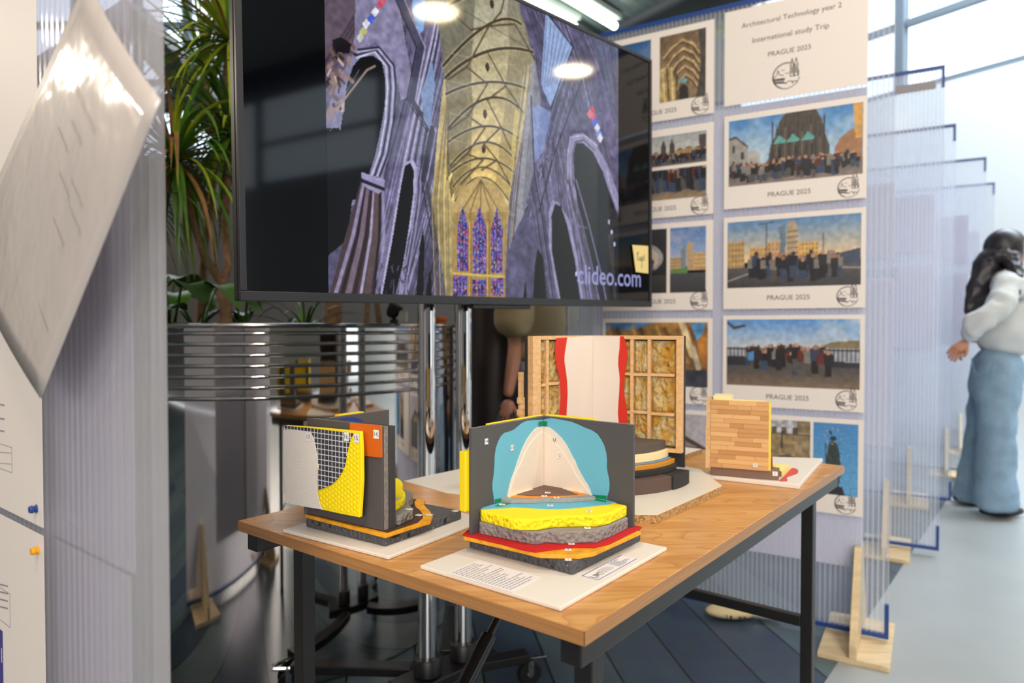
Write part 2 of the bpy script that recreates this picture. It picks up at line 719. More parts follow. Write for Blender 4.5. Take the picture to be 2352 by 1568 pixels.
floor_grey = pm('grey_resin_floor', (158, 164, 166), .32, var=.06, vscale=3, bump=.05, bscale=12)
floor_dark = bpy.data.materials.new('dark_blue_boards')
floor_dark.use_nodes = True
_N, _L = floor_dark.node_tree.nodes, floor_dark.node_tree.links
_b = _N['Principled BSDF']
_b.inputs['Roughness'].default_value = .36
_tc = _N.new('ShaderNodeTexCoord')
_mp = _N.new('ShaderNodeMapping')
_mp.inputs['Rotation'].default_value = (0, 0, rad(-98))
_br = _N.new('ShaderNodeTexBrick')
_br.inputs['Scale'].default_value = 1
_br.inputs['Brick Width'].default_value = 6
_br.inputs['Row Height'].default_value = .21
_br.inputs['Mortar Size'].default_value = .004
_br.inputs['Color1'].default_value = (*lin((96, 116, 124)), 1)
_br.inputs['Color2'].default_value = (*lin((54, 72, 94)), 1)
_br.inputs['Mortar'].default_value = (*lin((14, 18, 22)), 1)
_nz = _N.new('ShaderNodeTexNoise')
_nz.inputs['Scale'].default_value = 14
_mx = _N.new('ShaderNodeMix')
_mx.data_type = 'RGBA'
_mx.blend_type = 'MULTIPLY'
_mx.inputs['Factor'].default_value = .5
_L.new(_tc.outputs['Object'], _mp.inputs[0])
_L.new(_mp.outputs[0], _br.inputs['Vector'])
_L.new(_mp.outputs[0], _nz.inputs['Vector'])
_L.new(_br.outputs['Color'], _mx.inputs['A'])
_L.new(_nz.outputs['Color'], _mx.inputs['B'])
_L.new(_mx.outputs['Result'], _b.inputs['Base Color'])

# the boards end along a line that runs away to the right
fa, fb = G(1893, 1568, 0), G(1960, 1468, 0)
fd = (fb - fa).normalized()
f0, f1 = fa - fd * 9, fa + fd * 9.0
m = MB()
m.slab([f0, f1, (-7.2, f1.y + 3.2, 0), (-7.2, f0.y, 0)], (0, 0, -.05))
struct('floor', m, floor_dark)
m = MB()
m.slab([f0, (11, f0.y, 0), (13, 3, 0), (11, 12, 0), (f1.x - 3, 12.5, 0), f1], (0, 0, -.05))
struct('floor_grey', m, floor_grey)

wall_pale = pm('pale_wall_paint', (224, 229, 230), .7)
wall_dark = pm('dark_taupe_wall', (92, 86, 82), .8, var=.08, vscale=2)
wall_far = pm('dim_wall_paint', (120, 116, 112), .8)
frame_grey = pm('grey_window_frame', (112, 124, 134), .5)
steel_dark = pm('dark_roof_steel', (40, 42, 48), .5)
glass = glass_mat('window_glass')

# right wall: a solid lower part, a high strip of windows, a band above
RP, RD = Vector((4.6, 7.5, 0)), Vector((-.563, .826, 0)).normalized()
RN = Vector((-RD.y, RD.x, 0))                      # into the hall
if RN.dot(-RP) < 0:
    RN = -RN


def RW(s, z, off=0):
    return RP + RD * s + RN * off + Vector((0, 0, z))


m = MB()
for z0, z1 in ((0, 3.69), (6.1, 6.6)):
    m.slab([RW(-13, z0), RW(3.4, z0), RW(3.4, z1), RW(-13, z1)], -RN * .25)
struct('wall_right', m, wall_pale)
for i, s in enumerate((-12.4, -9.2, -6.0, -2.8, .467)):
    e = s + 3.2 if s < .4 else 3.4
    fr = MB()
    fr.slab([RW(s - .05, 3.69, .0), RW(s + .05, 3.69, .0), RW(s + .05, 6.1, .0), RW(s - .05, 6.1, .0)], -RN * .12)
    for z in (3.72, 4.47, 6.07):
        fr.slab([RW(s, z - .035, -.02), RW(e, z - .035, -.02), RW(e, z + .035, -.02), RW(s, z + .035, -.02)], -RN * .08)
    w = struct('window_%d' % (i + 1), fr, frame_grey)
    g = MB()
    g.slab([RW(s, 3.7, -.07), RW(e, 3.7, -.07), RW(e, 6.08, -.07), RW(s, 6.08, -.07)], -RN * .006)
    g.build('window_pane', glass, w)

# far wall with tall windows high up
m = MB()
YB = 9.8
m.box(-7.2, 3.2, YB, YB + .25, 0, 3.4)
m.box(-7.2, 3.2, YB, YB + .25, 6.2, 6.6)
m.box(-1.9, 3.2, YB, YB + .25, 3.4, 6.2)
struct('wall_back', m, wall_dark)
fr = MB()
for x in (-7.1, -6.1, -5.25, -4.55, -4.05, -3.55, -2.7, -1.95):
    fr.box(x - .05, x + .05, YB, YB + .12, 3.4, 6.2)
for z in (3.43, 4.5, 5.3, 6.17):
    fr.box(-7.2, -1.9, YB + .01, YB + .11, z - .04, z + .04)
w = struct('window_6', fr, frame_grey)
g = MB()
g.box(-7.2, -1.9, YB + .06, YB + .066, 3.4, 6.2)
g.build('window_pane', glass, w)

m = MB()
m.box(-7.4, -7.2, -5.2, YB + .25, 0, 6.6)
struct('wall_left', m, wall_far)
m = MB()
m.box(-7.4, 11.5, -5.4, -5.2, 0, 6.6)
struct('wall_front', m, wall_far)

# low corrugated ceiling ending along a line parallel to the right wall; darker high roof beyond
corr = bpy.data.materials.new('corrugated_sheet')
corr.use_nodes = True
_N, _L = corr.node_tree.nodes, corr.node_tree.links
_b = _N['Principled BSDF']
_b.inputs['Base Color'].default_value = (*lin((168, 178, 172)), 1)
_b.inputs['Roughness'].default_value = .45
_b.inputs['Metallic'].default_value = .3
_tc = _N.new('ShaderNodeTexCoord')
_mp = _N.new('ShaderNodeMapping')
_mp.inputs['Rotation'].default_value = (0, 0, rad(38.5))
_wv = _N.new('ShaderNodeTexWave')
_wv.inputs['Scale'].default_value = 1.6
_bp = _N.new('ShaderNodeBump')
_bp.inputs['Distance'].default_value = .05
_L.new(_tc.outputs['Object'], _mp.inputs[0])
_L.new(_mp.outputs[0], _wv.inputs[0])
_L.new(_wv.outputs['Fac'], _bp.inputs['Height'])
_L.new(_bp.outputs[0], _b.inputs['Normal'])
CE = D(1530, 0, 6.65)
CZ = CE.z
c0, c1 = CE + RD * 3.0, CE - RD * 13.6
m = MB()
m.slab([c0, c1, (-7.2, c1.y, CZ), (-7.2, 4.6, CZ), (-1.6, 4.6, CZ), (-.9, c0.y - .1, CZ)], (0, 0, .06))
struct('ceiling', m, corr)
m = MB()
m.box(-7.4, 14, -5.4, 11.5, 6.6, 6.75)
struct('ceiling_high', m, pm('high_roof_boards', (96, 104, 114), .7))
m = MB()                                           # dark edge beam under the end of the low ceiling
m.bar(CE + RD * 3.4 + Vector((.22, .15, .02)), CE - RD * 12 + Vector((.22, .15, .02)), .34, .42)
struct('trim_1', m, steel_dark)
m = MB()                                           # raking roof beam in front of the far windows
m.bar(D(300, 40, 7.2), D(560, 330, 6.2), .2, .3)
m.bar(D(320, 250, 8.4), D(560, 200, 8.4), .12, .2)
struct('trim_2', m, steel_dark)
# dark round column behind the screen stand
m = MB()
pc = G(1140, 1080, 0)
pc = Vector(((1138 - 1176) / 1600 * 3.6, 3.6, 0))
m.lathe([(.135, 0), (.135, CZ)], 32, Matrix.Translation(pc))
struct('trim_3', m, pm('dark_column_paint', (40, 28, 26), .4), smooth=40)

# fluorescent tubes under the corrugated ceiling
tube_glow = emit_mat('tube_glow', (236, 255, 236), 8)
for k, (a, b) in enumerate((((1296, -10), (1412, 60)), ((1180, -10), (1320, 62)))):
    za = CZ - .125
    A, B = G(*a, za), G(*b, za)
    d = (B - A).normalized()
    A = B - d * 1.5
    t = thing('tube_light', ('fluorescent tube light on the corrugated ceiling nearer the display panel', 'fluorescent tube light on the corrugated ceiling, the one partly hidden by the screen edge')[k], 'ceiling light', A, 'fluorescent ceiling tubes')
    MB().tube([A, B], .036, 12).build('tube', tube_glow, t, 50)
    MB().bar(A + Vector((0, 0, .075)), B + Vector((0, 0, .075)), .16, .05).build('housing', pm('tube_housing', (190, 196, 190), .5), t)

# ------------------------------------------------------------------ table
TZ = .74
TN = G(1343, 1450, TZ)
TU = Vector((math.sin(rad(38.3)), math.cos(rad(38.3)), 0))       # along the long side, away
TV_ = Vector((-TU.y, TU.x, 0))                                    # along the short side, to the left
TL, TW = 1.2, .728


def TT(u, v, z=0.0):
    return TN + TU * u + TV_ * v + Vector((0, 0, z))


MT = frame(TN, TU, TV_, (0, 0, 1))
beech = wood_mat('beech_laminate', (184, 128, 68), (214, 164, 102), rot=-(math.pi / 2 - rad(38.3)), scale=1.0, rough=.34, flame=True)
beech_edge = pm('beech_edge_band', (164, 118, 72), .4, var=.16, vscale=1, stretch=(7, 7, 420))
tb = thing('table', 'light beech laminate table on black square steel legs in the foreground', 'table', TT(TL / 2, TW / 2, -TZ))
m = MB()
m.box(0.0012, TL - .0012, .0012, TW - .0012, -.0175, 0, MT)
top = m.build('tabletop', beech, tb, bevel=.0012)
m = MB()
m.box(0, TL, 0, .0012, -.0175, -.0004, MT)
m.box(0, TL, TW - .0012, TW, -.0175, -.0004, MT)
m.box(0, .0012, 0, TW, -.0175, -.0004, MT)
m.box(TL - .0012, TL, 0, TW, -.0175, -.0004, MT)
m.build('edge_band', beech_edge, top)
for v in (.012, TW - .042):
    MB().box(.012, TL - .012, v, v + .03, -.052, -.0178, MT).build('apron', black_steel, tb, bevel=.002)
for u in (.085, TL - .115):
    MB().box(u, u + .03, .0425, TW - .0425, -.05, -.018, MT).build('cross_rail', black_steel, tb, bevel=.002)
for u in (.085, TL - .115):
    for v in (.0425, TW - .0705):
        MB().box(u, u + .028, v, v + .028, -TZ + .012, -.0502, MT).build('leg', black_steel, tb, bevel=.002)
        MB().box(u - .001, u + .029, v - .001, v + .029, -TZ, -TZ + .0118, MT).build('leg_cap', black_plastic, tb)
MB().box(TL - .112, TL - .09, .071, TW - .071, -.385, -.36, MT).build('stretcher', black_steel, tb, bevel=.002)

# ------------------------------------------------------------------ labels on the models
def sticker(c, ex, ey, w, h, body, parent, size=None):
    """small white number label centred at c on a surface spanned by ex, ey"""
    ex, ey = Vector(ex).normalized(), Vector(ey).normalized()
    n = ex.cross(ey)
    c = Vector(c) + n * .0003
    m = MB().slab([c - ex * w / 2 - ey * h / 2, c + ex * w / 2 - ey * h / 2, c + ex * w / 2 + ey * h / 2, c - ex * w / 2 + ey * h / 2], n * .0003)
    o = m.build('number_label', label_white, parent)
    text('number', body, size or h * .8, frame(c + n * .0005, ex, ey, n), ink, o)
    return o


def marks(M, x0, x1, y0, y1, rows, parent, name='print', mat=None, seed=1, th=.25, cols=1):
    """rows of unreadably fine print: broken thin strokes"""
    r = random.Random(seed)
    m = MB()
    for i in range(rows):
        y = y1 - (y1 - y0) * (i + .5) / rows
        h = (y1 - y0) / rows * th
        x = x0
        e = x0 + (x1 - x0) * r.uniform(.45, 1)
        while x < e:
            w = (x1 - x0) * r.uniform(.03, .11)
            m.poly([M @ Vector(p) for p in ((x, y - h, 0), (min(e, x + w), y - h, 0), (min(e, x + w), y + h, 0), (x, y + h, 0))])
            x += w + (x1 - x0) * .022
    return m.build(name, mat or ink_soft, parent)


# ------------------------------------------------------------------ front model
dark_foam = foam_mat('dark_grey_foam', (82, 82, 86), 150, .9, speck=1)
grey_foam = foam_mat('grey_foam', (138, 132, 130), 150, .9)
yellow_foam = foam_mat('yellow_foam', (246, 226, 14), 150, .8)
orange_board = pm('orange_board', (228, 160, 30), .6, var=.22, vscale=60, bump=.3, bscale=90)
red_felt = pm('red_felt', (190, 14, 24), .9, bump=.5, bscale=400)
blue_card = pm('blue_card', (104, 178, 202), .75, bump=.08, bscale=900)
dark_card = pm('charcoal_card', (80, 78, 80), .55)
card_edge = pm('grey_card_edge', (128, 122, 118), .8, var=.3, vscale=150)
white_card = pm('white_card', (224, 211, 200), .65)
cream_strip = pm('cream_strip', (238, 218, 178), .6)
green_tape = pm('green_tape', (10, 128, 78), .5)
yellow_card = pm('yellow_board', (240, 214, 22), .6)
slab_grey = pm('grey_slab', (150, 152, 150), .7, var=.1, vscale=120)
orange_card = pm('orange_card', (240, 140, 26), .6)
brown_card = wood_mat('brown_wood_card', (92, 66, 54), (120, 90, 74), scale=4, rough=.6)


def local(o, ax_deg):
    ax = Vector((math.sin(rad(ax_deg)), math.cos(rad(ax_deg)), 0))
    ay = Vector((-ax.y, ax.x, 0))
    M = frame(o, ax, ay, (0, 0, 1))
    Mi = M.inverted()
    return M, Mi, ax, ay


BZ = TZ + .006
bo = G(1288, 1394, BZ)
Mb, Mbi, bx, by = local(bo, 38.0)
brd = MB().box(0, .292, 0, .241, TZ - bo.z + .0003, 0, Mb).build('foam_board', board_white, None, bevel=.0015)
tag(brd, 'white foam board with printed caption under the front model, at the table\'s near corner', 'board')
MW[brd.name] = Matrix()
# caption list along the near left side, printed on a paler slip; text runs across
a = Mbi @ G(1062, 1306, BZ)
b = Mbi @ G(1245, 1326, BZ)
Mp = frame(Mb @ Vector((0, 0, .0012)), bx, by, (0, 0, 1))
cap = [Mbi @ G(*q, BZ) for q in ((1070, 1298), (1246, 1326), (1192, 1352), (1030, 1317))]
cx0, cx1 = min(p.x for p in cap), max(p.x for p in cap)
cy0, cy1 = min(p.y for p in cap), max(p.y for p in cap)
slip = MB().box(cx0, cx1, cy0, cy1, .0002, .0006, Mb).build('caption_slip', pm('slip_paper', (232, 230, 232), .6), brd)
marks(frame(Mb @ Vector((0, 0, .0008)), bx, by, (0, 0, 1)), cx0 + .004, cx1 - .004, cy0 + .004, cy1 - .004, 18, slip, seed=5, th=.17)
tl = [Mbi @ G(*q, BZ) for q in ((1336, 1323), (1369, 1331), (1463, 1284), (1425, 1277))]
x0, x1 = min(p.x for p in tl), max(p.x for p in tl)
y0, y1 = min(p.y for p in tl), max(p.y for p in tl)
slip = MB().box(x0, x1, y0, y1, .0002, .0006, Mb).build('title_slip', pm('slip_paper', (232, 230, 232), .6), brd)
m = MB()
for q in ((x0, x1, y0, y0 + .0012), (x0, x1, y1 - .0012, y1), (x0, x0 + .0012, y0, y1)):
    m.box(*q, .0006, .0008, Mb)
m.build('blue_border', blue_print, slip)
# title block text runs along the long side, read from the right
Mt = frame(Mb @ Vector((0, 0, .0009)), bx, by, (0, 0, 1))
marks(Mt, x0 + .030, x0 + .062, y0 + .006, y1 - .006, 7, slip, seed=8, th=.16)
marks(Mt, x1 - .045, x1 - .004, y0 + .004, y1 - .003, 6, slip, mat=blue_print, seed=9, th=.2)
m = MB()
for pts in ([(.004, .016), (.004, .008), (.008, .005), (.011, .008), (.011, .016)], [(.014, .006), (.014, .016), (.017, .010), (.020, .016), (.020, .006)], [(.023, .005), (.027, .010), (.023, .016), (.028, .016)]):
    m.tube([Mt @ Vector((x0 + p[0], y0 + p[1], 0)) for p in pts], .00035, 5)
m.build('handwriting', ink, slip)

mo = G(1316, 1322, BZ)
MA, MAi, ax, ay = local(mo, 38.4)
fm = thing('layered_model', 'layered floor and corner wall model with blue, yellow and red layers at the front', 'architectural model', mo + ax * .1 + ay * .1, 'layered construction models')


def LP(px, py, z):
    p = MAi @ G(px, py, z)
    return (p.x, p.y)


SA, SB = .1945, .190
z0 = BZ + .0003
zs = [.7655, .7715, .7745, .7925, .8095, .8105, .8165, .8173, .8181]
o = MB().prism([(0, 0), (SA, 0), (SA, SB), (0, SB)], z0 - mo.z, zs[0] - mo.z, MA).build('base_slab', dark_foam, fm, bevel=.003)


def layer(name, front, back, za, zb, mat, bev=0, parent=None, smooth=None):
    """front: pixels along the seen top edge, right to left; back: local corner points"""
    pl = [LP(px, py, zb) for px, py in front] + back
    return MB().prism(pl, za - mo.z + .0001, zb - mo.z, MA).build(name, mat, parent or fm, bevel=bev)


layer('orange_board', [(1473, 1219), (1365, 1268), (1330, 1274), (1240, 1272), (1200, 1262), (1064, 1231)], [(-.002, SB), (SA, SB)], zs[0], zs[1], orange_board, .001)
red = layer('red_felt_layer', [(1475, 1209), (1400, 1246), (1366, 1254), (1320, 1254), (1275, 1258), (1230, 1265), (1200, 1260), (1150, 1246), (1062, 1226)], [(-.002, SB + .002), (SA, SB + .002)], zs[1], zs[2], red_felt, .001)
layer('grey_foam_layer', [(1443, 1187), (1400, 1207), (1372, 1218), (1335, 1219), (1290, 1221), (1258, 1218), (1240, 1222), (1221, 1222), (1160, 1210), (1101, 1199)], [(.012, SB - .012), (SA - .012, SB - .012)], zs[2], zs[3], grey_foam, .002)
layer('yellow_foam_layer', [(1441, 1160), (1400, 1178), (1372, 1184), (1320, 1184), (1270, 1186), (1235, 1192), (1195, 1192), (1175, 1190), (1140, 1181), (1104, 1172)], [(.012, SB - .012), (SA - .012, SB - .012)], zs[3], zs[4], yellow_foam, .003)
layer('blue_sheet', [(1414, 1153), (1395, 1158), (1340, 1164), (1290, 1168), (1255, 1168), (1210, 1165), (1180, 1164), (1110, 1169)], [(.013, SB - .012), (SA - .012, SB - .012)], zs[4], zs[5], blue_card)
layer('grey_slab_layer', [(1368, 1140), (1350, 1142), (1300, 1146), (1260, 1145), (1215, 1148), (1175, 1148), (1160, 1146)], [(.050, SB - .012), (SA - .012, SB - .012)], zs[5], zs[6], slab_grey, .0008)
layer('orange_sheet', [(1350, 1137), (1325, 1138), (1290, 1139), (1245, 1143), (1205, 1143), (1180, 1141)], [(.062, SB - .012), (SA - .012, SB - .012)], zs[6], zs[7], orange_card)
layer('brown_sheet', [(1328, 1135), (1295, 1137), (1250, 1138), (1215, 1138), (1198, 1136)], [(.075, SB - .012), (SA - .012, SB - .012)], zs[7], zs[8], brown_card)

# the two walls meet at the far corner
wl = LP(1082, 1228, zs[2])
wr = LP(1455, 1211, zs[2])
bw, aw = wl[1] - .001, wr[0] - .001                # inner faces: b = bw (left wall), a = aw (right wall)
TH = .0052
zl = zat(MA @ Vector((wl[0], bw, 0)), 985)
zr = zat(MA @ Vector((aw, wr[1], 0)), 975)
zt = (zl + zr) / 2
PLW = MA @ Vector((0, bw, 0))
PRW = MA @ Vector((aw, 0, 0))
nl, nr = -ay, -ax                                   # facing the viewer
ml = MB().box(wl[0], aw + TH, bw, bw + TH, zs[2] - mo.z + .0001, zt - mo.z, MA).build('left_wall_board', dark_card, fm, bevel=.0006)
mr = MB().box(aw, aw + TH, wr[1], bw - .0001, zs[2] - mo.z + .0001, zt - mo.z, MA).build('right_wall_board', dark_card, fm, bevel=.0006)
MB().box(wl[0] - .0006, aw + TH, bw + .0008, bw + TH - .0008, zt - mo.z, zt - mo.z + .0006, MA).build('torn_edge', card_edge, ml)
MB().box(aw + .0008, aw + TH - .0008, wr[1] - .0006, bw, zt - mo.z, zt - mo.z + .0006, MA).build('torn_edge', card_edge, mr)
# yellow insulation outside both walls
MB().box(wl[0] - .008, aw - .03, bw + TH + .0002, bw + TH + .012, zs[4] - mo.z, zt - mo.z - .034, MA).build('outer_insulation', yellow_card, fm, bevel=.001)
MB().box(wl[0] + .045, aw + TH, bw + TH + .0002, bw + TH + .006, zt - mo.z - .03, zt - mo.z + .002, MA).build('outer_insulation', yellow_card, fm, bevel=.001)
MB().box(aw + TH + .0002, aw + TH + .010, wr[1] + .075, bw, zs[4] - mo.z, zt - mo.z + .0025, MA).build('outer_insulation', yellow_card, fm, bevel=.001)


def zp(q, s=3.3355, ox=940, oy=930):                # points measured in an enlarged crop
    return [(ox + x / s, oy + y / s) for x, y in q]


def on_wall(pts, P, n, off, th, name, mat, parent):
    p = [V(px, py, P + n * off, n) for px, py in pts]
    return MB().slab(p, n * th).build(name, mat, parent)


xc = None
Lb = zp([(1022, 112), (960, 115), (900, 120), (860, 138), (835, 160), (800, 188), (760, 204), (728, 212), (700, 240), (680, 280), (664, 325), (654, 385), (651, 470), (645, 540), (636, 600), (636, 640), (645, 700), (652, 772), (1022, 640)])
Rb = zp([(1022, 112), (1050, 105), (1085, 101), (1130, 105), (1185, 116), (1240, 126), (1290, 146), (1345, 172), (1400, 193), (1440, 220), (1470, 262), (1495, 310), (1510, 365), (1516, 415), (1514, 470), (1520, 515), (1530, 555), (1535, 600), (1533, 650), (1518, 700), (1514, 735), (1022, 640)])
bl = on_wall(Lb, PLW, nl, .0001, .0007, 'blue_wall_card', blue_card, ml)
br = on_wall(Rb, PRW, nr, .0001, .0007, 'blue_wall_card', blue_card, mr)
Lw = zp([(1022, 163), (985, 166), (962, 180), (930, 216), (895, 268), (870, 318), (848, 372), (828, 428), (812, 480), (796, 525), (778, 570), (762, 630), (744, 722), (1022, 640)])
Rw = zp([(1022, 163), (1062, 165), (1090, 180), (1125, 208), (1165, 248), (1205, 300), (1228, 345), (1250, 390), (1275, 432), (1292, 480), (1320, 530), (1345, 575), (1372, 615), (1390, 655), (1402, 702), (1022, 640)])
on_wall(Lw, PLW, nl, .0009, .0018, 'white_wall_card', white_card, ml)
wr_card = on_wall(Rw, PRW, nr, .0009, .0018, 'white_wall_card', white_card, mr)
Li = zp([(1022, 196), (1000, 214), (965, 244), (935, 280), (908, 318), (885, 362), (868, 405), (850, 448), (828, 485), (812, 520), (798, 565), (780, 620), (762, 690), (1022, 640)])
Ri = zp([(1022, 200), (1045, 222), (1080, 246), (1105, 272), (1140, 312), (1168, 345), (1195, 388), (1225, 432), (1250, 480), (1270, 520), (1300, 565), (1330, 608), (1360, 648), (1398, 692), (1022, 640)])
on_wall(Li, PLW, nl, .0028, .0016, 'plaster_card', pm('cream_card', (228, 213, 198), .65), ml)
on_wall(Ri, PRW, nr, .0028, .0016, 'plaster_card', pm('cream_card', (228, 213, 198), .65), mr)
on_wall(zp([(750, 715), (757, 690), (1027, 617), (1027, 636)]), PLW, nl, .0046, .004, 'skirting_strip', cream_strip, ml)
sk = on_wall(zp([(1024, 617), (1335, 662), (1335, 684), (1024, 636)]), PRW, nr, .0046, .004, 'skirting_strip', cream_strip, mr)
on_wall(zp([(994, 128), (1022, 122), (1022, 158), (994, 162)]), PLW, nl, .0029, .0004, 'green_tape', green_tape, ml)
on_wall(zp([(1022, 122), (1055, 126), (1055, 162), (1022, 158)]), PRW, nr, .0029, .0004, 'green_tape', green_tape, mr)
on_wall(zp([(654, 722), (736, 706), (736, 745), (654, 770)]), PLW, nl, .001, .0005, 'green_tape', green_tape, ml)
on_wall(zp([(1405, 686), (1512, 694), (1512, 740), (1428, 718)]), PRW, nr, .001, .0005, 'green_tape', green_tape, mr)


def flat_tape(pts, z):
    MB().slab([G(*q, z) for q in zp(pts)], (0, 0, .0005)).build('green_tape', green_tape, fm)


flat_tape([(652, 775), (738, 747), (790, 752), (700, 776)], zs[5])
flat_tape([(1392, 728), (1430, 716), (1512, 736), (1508, 745)], zs[5])
w_, h_ = .0078, .009
for q, body, P, n, ex, par in (((590, 278), '14', PLW, nl, ax, ml), ((787, 327), '13', PLW, nl, ax, bl), ((1148, 384), '12', PRW, nr, -ay, wr_card)):
    px, py = zp([q])[0]
    off = .0004 if body == '14' else (.0011 if body == '13' else .0048)
    sticker(V(px, py, P + n * off, n), ex, (0, 0, 1), w_, h_, body, par)
px, py = zp([(1197, 652)])[0]
sticker(V(px, py, PRW + nr * .0088, nr), -ay, (0, 0, 1), w_, h_ * .8, '11', sk)
px, py = zp([(1112, 268)])[0]
c = V(px, py, PRW + nr * .0046, nr)
MB().tube([c + Vector((0, 0, z)) + (-ay) * x for x, z in ((-.0022, .003), (-.0022, -.001), (0, -.003), (.002, -.001), (.0018, .0035))], .0004, 5).build('handwriting', ink, mr)
for q, body, z in (((1218, 1185), '1', zs[0]), ((1217, 1110), '2', zs[1]), ((1242, 1063), '3', zs[2]), ((1365, 942), '4', zs[3]), ((1377, 815), '5', zs[4]), ((1080, 771), '6', zs[5]), ((712, 764), '7', zs[5] + .0006), ((1128, 711), '8', zs[6]), ((1035, 698), '9', zs[7]), ((1060, 673), '10', zs[8])):
    px, py = zp([q])[0]
    sticker(G(px, py, z + .0003), (1, 0, 0), (0, 1, 0), .009, .009, body, fm)

# ------------------------------------------------------------------ left model
bo2 = G(892, 1277, BZ)
Mc, Mci, cx, cy = local(bo2, 34.2)
brd2 = MB().box(0, .252, 0, .244, TZ - bo2.z + .0003, 0, Mc).build('foam_board', board_white, None, bevel=.0015)
tag(brd2, 'white foam board under the yellow clad model on the left of the table', 'board')
mo2 = G(885, 1256, BZ)
ME, MEi, ex2, ey2 = local(mo2, 34.6)
lm = thing('layered_model', 'layered wall model clad in yellow panels, black mesh and a white sheet, left on table', 'architectural model', mo2 + ex2 * .09 + ey2 * .09, 'layered construction models')
yz = [.7622, .7682, .7692, .7855, .800]


def z8(q):
    return [(620 + x / 3.9208, 900 + y / 3.92) for x, y in q]


def LP2(q, z):
    p = MEi @ G(*z8([q])[0], z)
    return (p.x, p.y)


SE = .1875
MB().prism([(0, 0), (SE, 0), (SE, SE), (0, SE)], z0 - mo2.z, yz[0] - mo2.z, ME).build('base_slab', dark_foam, lm, bevel=.003)
MB().prism([LP2(q, yz[1]) for q in ((1040, 1283), (1240, 1218), (1445, 1158), (1466, 1112), (1440, 1068), (1400, 1030), (1385, 1005), (1397, 975), (1320, 962))] + [(.14, SE), (-.001, SE)], yz[0] - mo2.z + .0001, yz[1] - mo2.z, ME).build('orange_board', orange_board, lm, bevel=.0008)
MB().prism([LP2(q, yz[2]) for q in ((1060, 1262), (1200, 1215), (1330, 1172), (1375, 1130), (1380, 1105), (1350, 1062), (1310, 1030), (1300, 985), (1318, 962))] + [(.12, SE - .002), (.002, SE - .002)], yz[1] - mo2.z + .0001, yz[2] - mo2.z, ME).build('brown_sheet', pm('dark_brown_card', (70, 44, 30), .6), lm)
MB().prism([LP2(q, yz[3]) for q in ((1100, 1118), (1180, 1108), (1285, 1062), (1292, 1042), (1270, 1022), (1245, 995), (1250, 965), (1288, 935), (1285, 905), (1240, 875), (1195, 865))] + [(.09, SE - .012), (.035, SE - .012)], yz[2] - mo2.z + .0001, yz[3] - mo2.z, ME).build('grey_foam_layer', foam_mat('grey_rough_foam', (126, 124, 122), 130, 1.0), lm, bevel=.003)
MB().prism([LP2(q, yz[4]) for q in ((1085, 1010), (1115, 1005), (1160, 985), (1205, 950), (1222, 920), (1215, 890), (1192, 868), (1188, 848), (1200, 822), (1185, 795), (1160, 775), (1110, 765))] + [(.07, SE - .014), (.035, SE - .014)], yz[3] - mo2.z + .0001, yz[4] - mo2.z, ME).build('yellow_foam_layer', yellow_foam, lm, bevel=.003)
zw = zat(ME @ Vector((.002, .012, 0)), 979)
hz = yz[2] - mo2.z + .0001
wA = MB().box(.002, .006, .008, SE - .002, hz, zw - mo2.z, ME).build('outer_wall_board', dark_card, lm, bevel=.0005)
MB().box(.0062, .015, .0075, SE - .006, hz, zw - mo2.z - .001, ME).build('wall_core', card_edge, lm, bevel=.0005)
MB().box(.0152, .022, .004, SE - .01, hz, zw - mo2.z - .001, ME).build('inner_wall_board', pm('dark_slate_card', (58, 58, 62), .55), lm, bevel=.0005)
MB().box(.0222, .027, .004, SE - .012, hz, zw - mo2.z - .001, ME).build('inner_wall_board', pm('dark_slate_card', (58, 58, 62), .55), lm, bevel=.0005)
# second wall from the left corner to the back
PB = ME @ Vector((0, SE - .002, 0))
fe = MEi @ V(886.6, 945, PB, ey2)
zB = zat(ME @ Vector((fe.x, SE - .002, 0)), 940)
wB = MB().box(.0272, fe.x, SE - .0105, SE - .005, hz, zB - mo2.z, ME).build('back_wall_board', dark_card, lm, bevel=.0005)
MB().box(-.004, fe.x - .001, SE - .0048, SE - .001, hz, zB - mo2.z - .001, ME).build('back_wall_lining', pm('grey_card', (98, 98, 98), .7), lm)
MB().box(.03, fe.x - .002, SE - .0095, SE - .006, zB - mo2.z, zB - mo2.z + .0005, ME).build('torn_edge', card_edge, wB)
MB().box(.075, fe.x - .055, SE - .0008, SE + .012, hz + .04, zB - mo2.z + .0015, ME).build('outer_insulation', yellow_card, lm, bevel=.001)
m = MB()
m.prism([(.03 + .05 + .05 * math.cos(t), .025 * math.sin(t)) for t in (math.pi * 2 * k / 20 for k in range(20))], 0, .0006, frame(ME @ Vector((0, SE - .0107, zB - mo2.z - .028)), ex2, (0, 0, 1), -ey2))
m.build('blue_wall_card', pm('deep_blue_card', (30, 50, 150), .6), lm)

nA = -ex2                                            # outward


def on_A(q, off, th, name, mat, parent, bev=0):
    P = ME @ Vector((.002 - off, 0, 0))
    pts = [V(px, py, P, nA) for px, py in z8(q)]
    return MB().slab(pts, ex2 * th).build(name, mat, parent, bevel=bev)


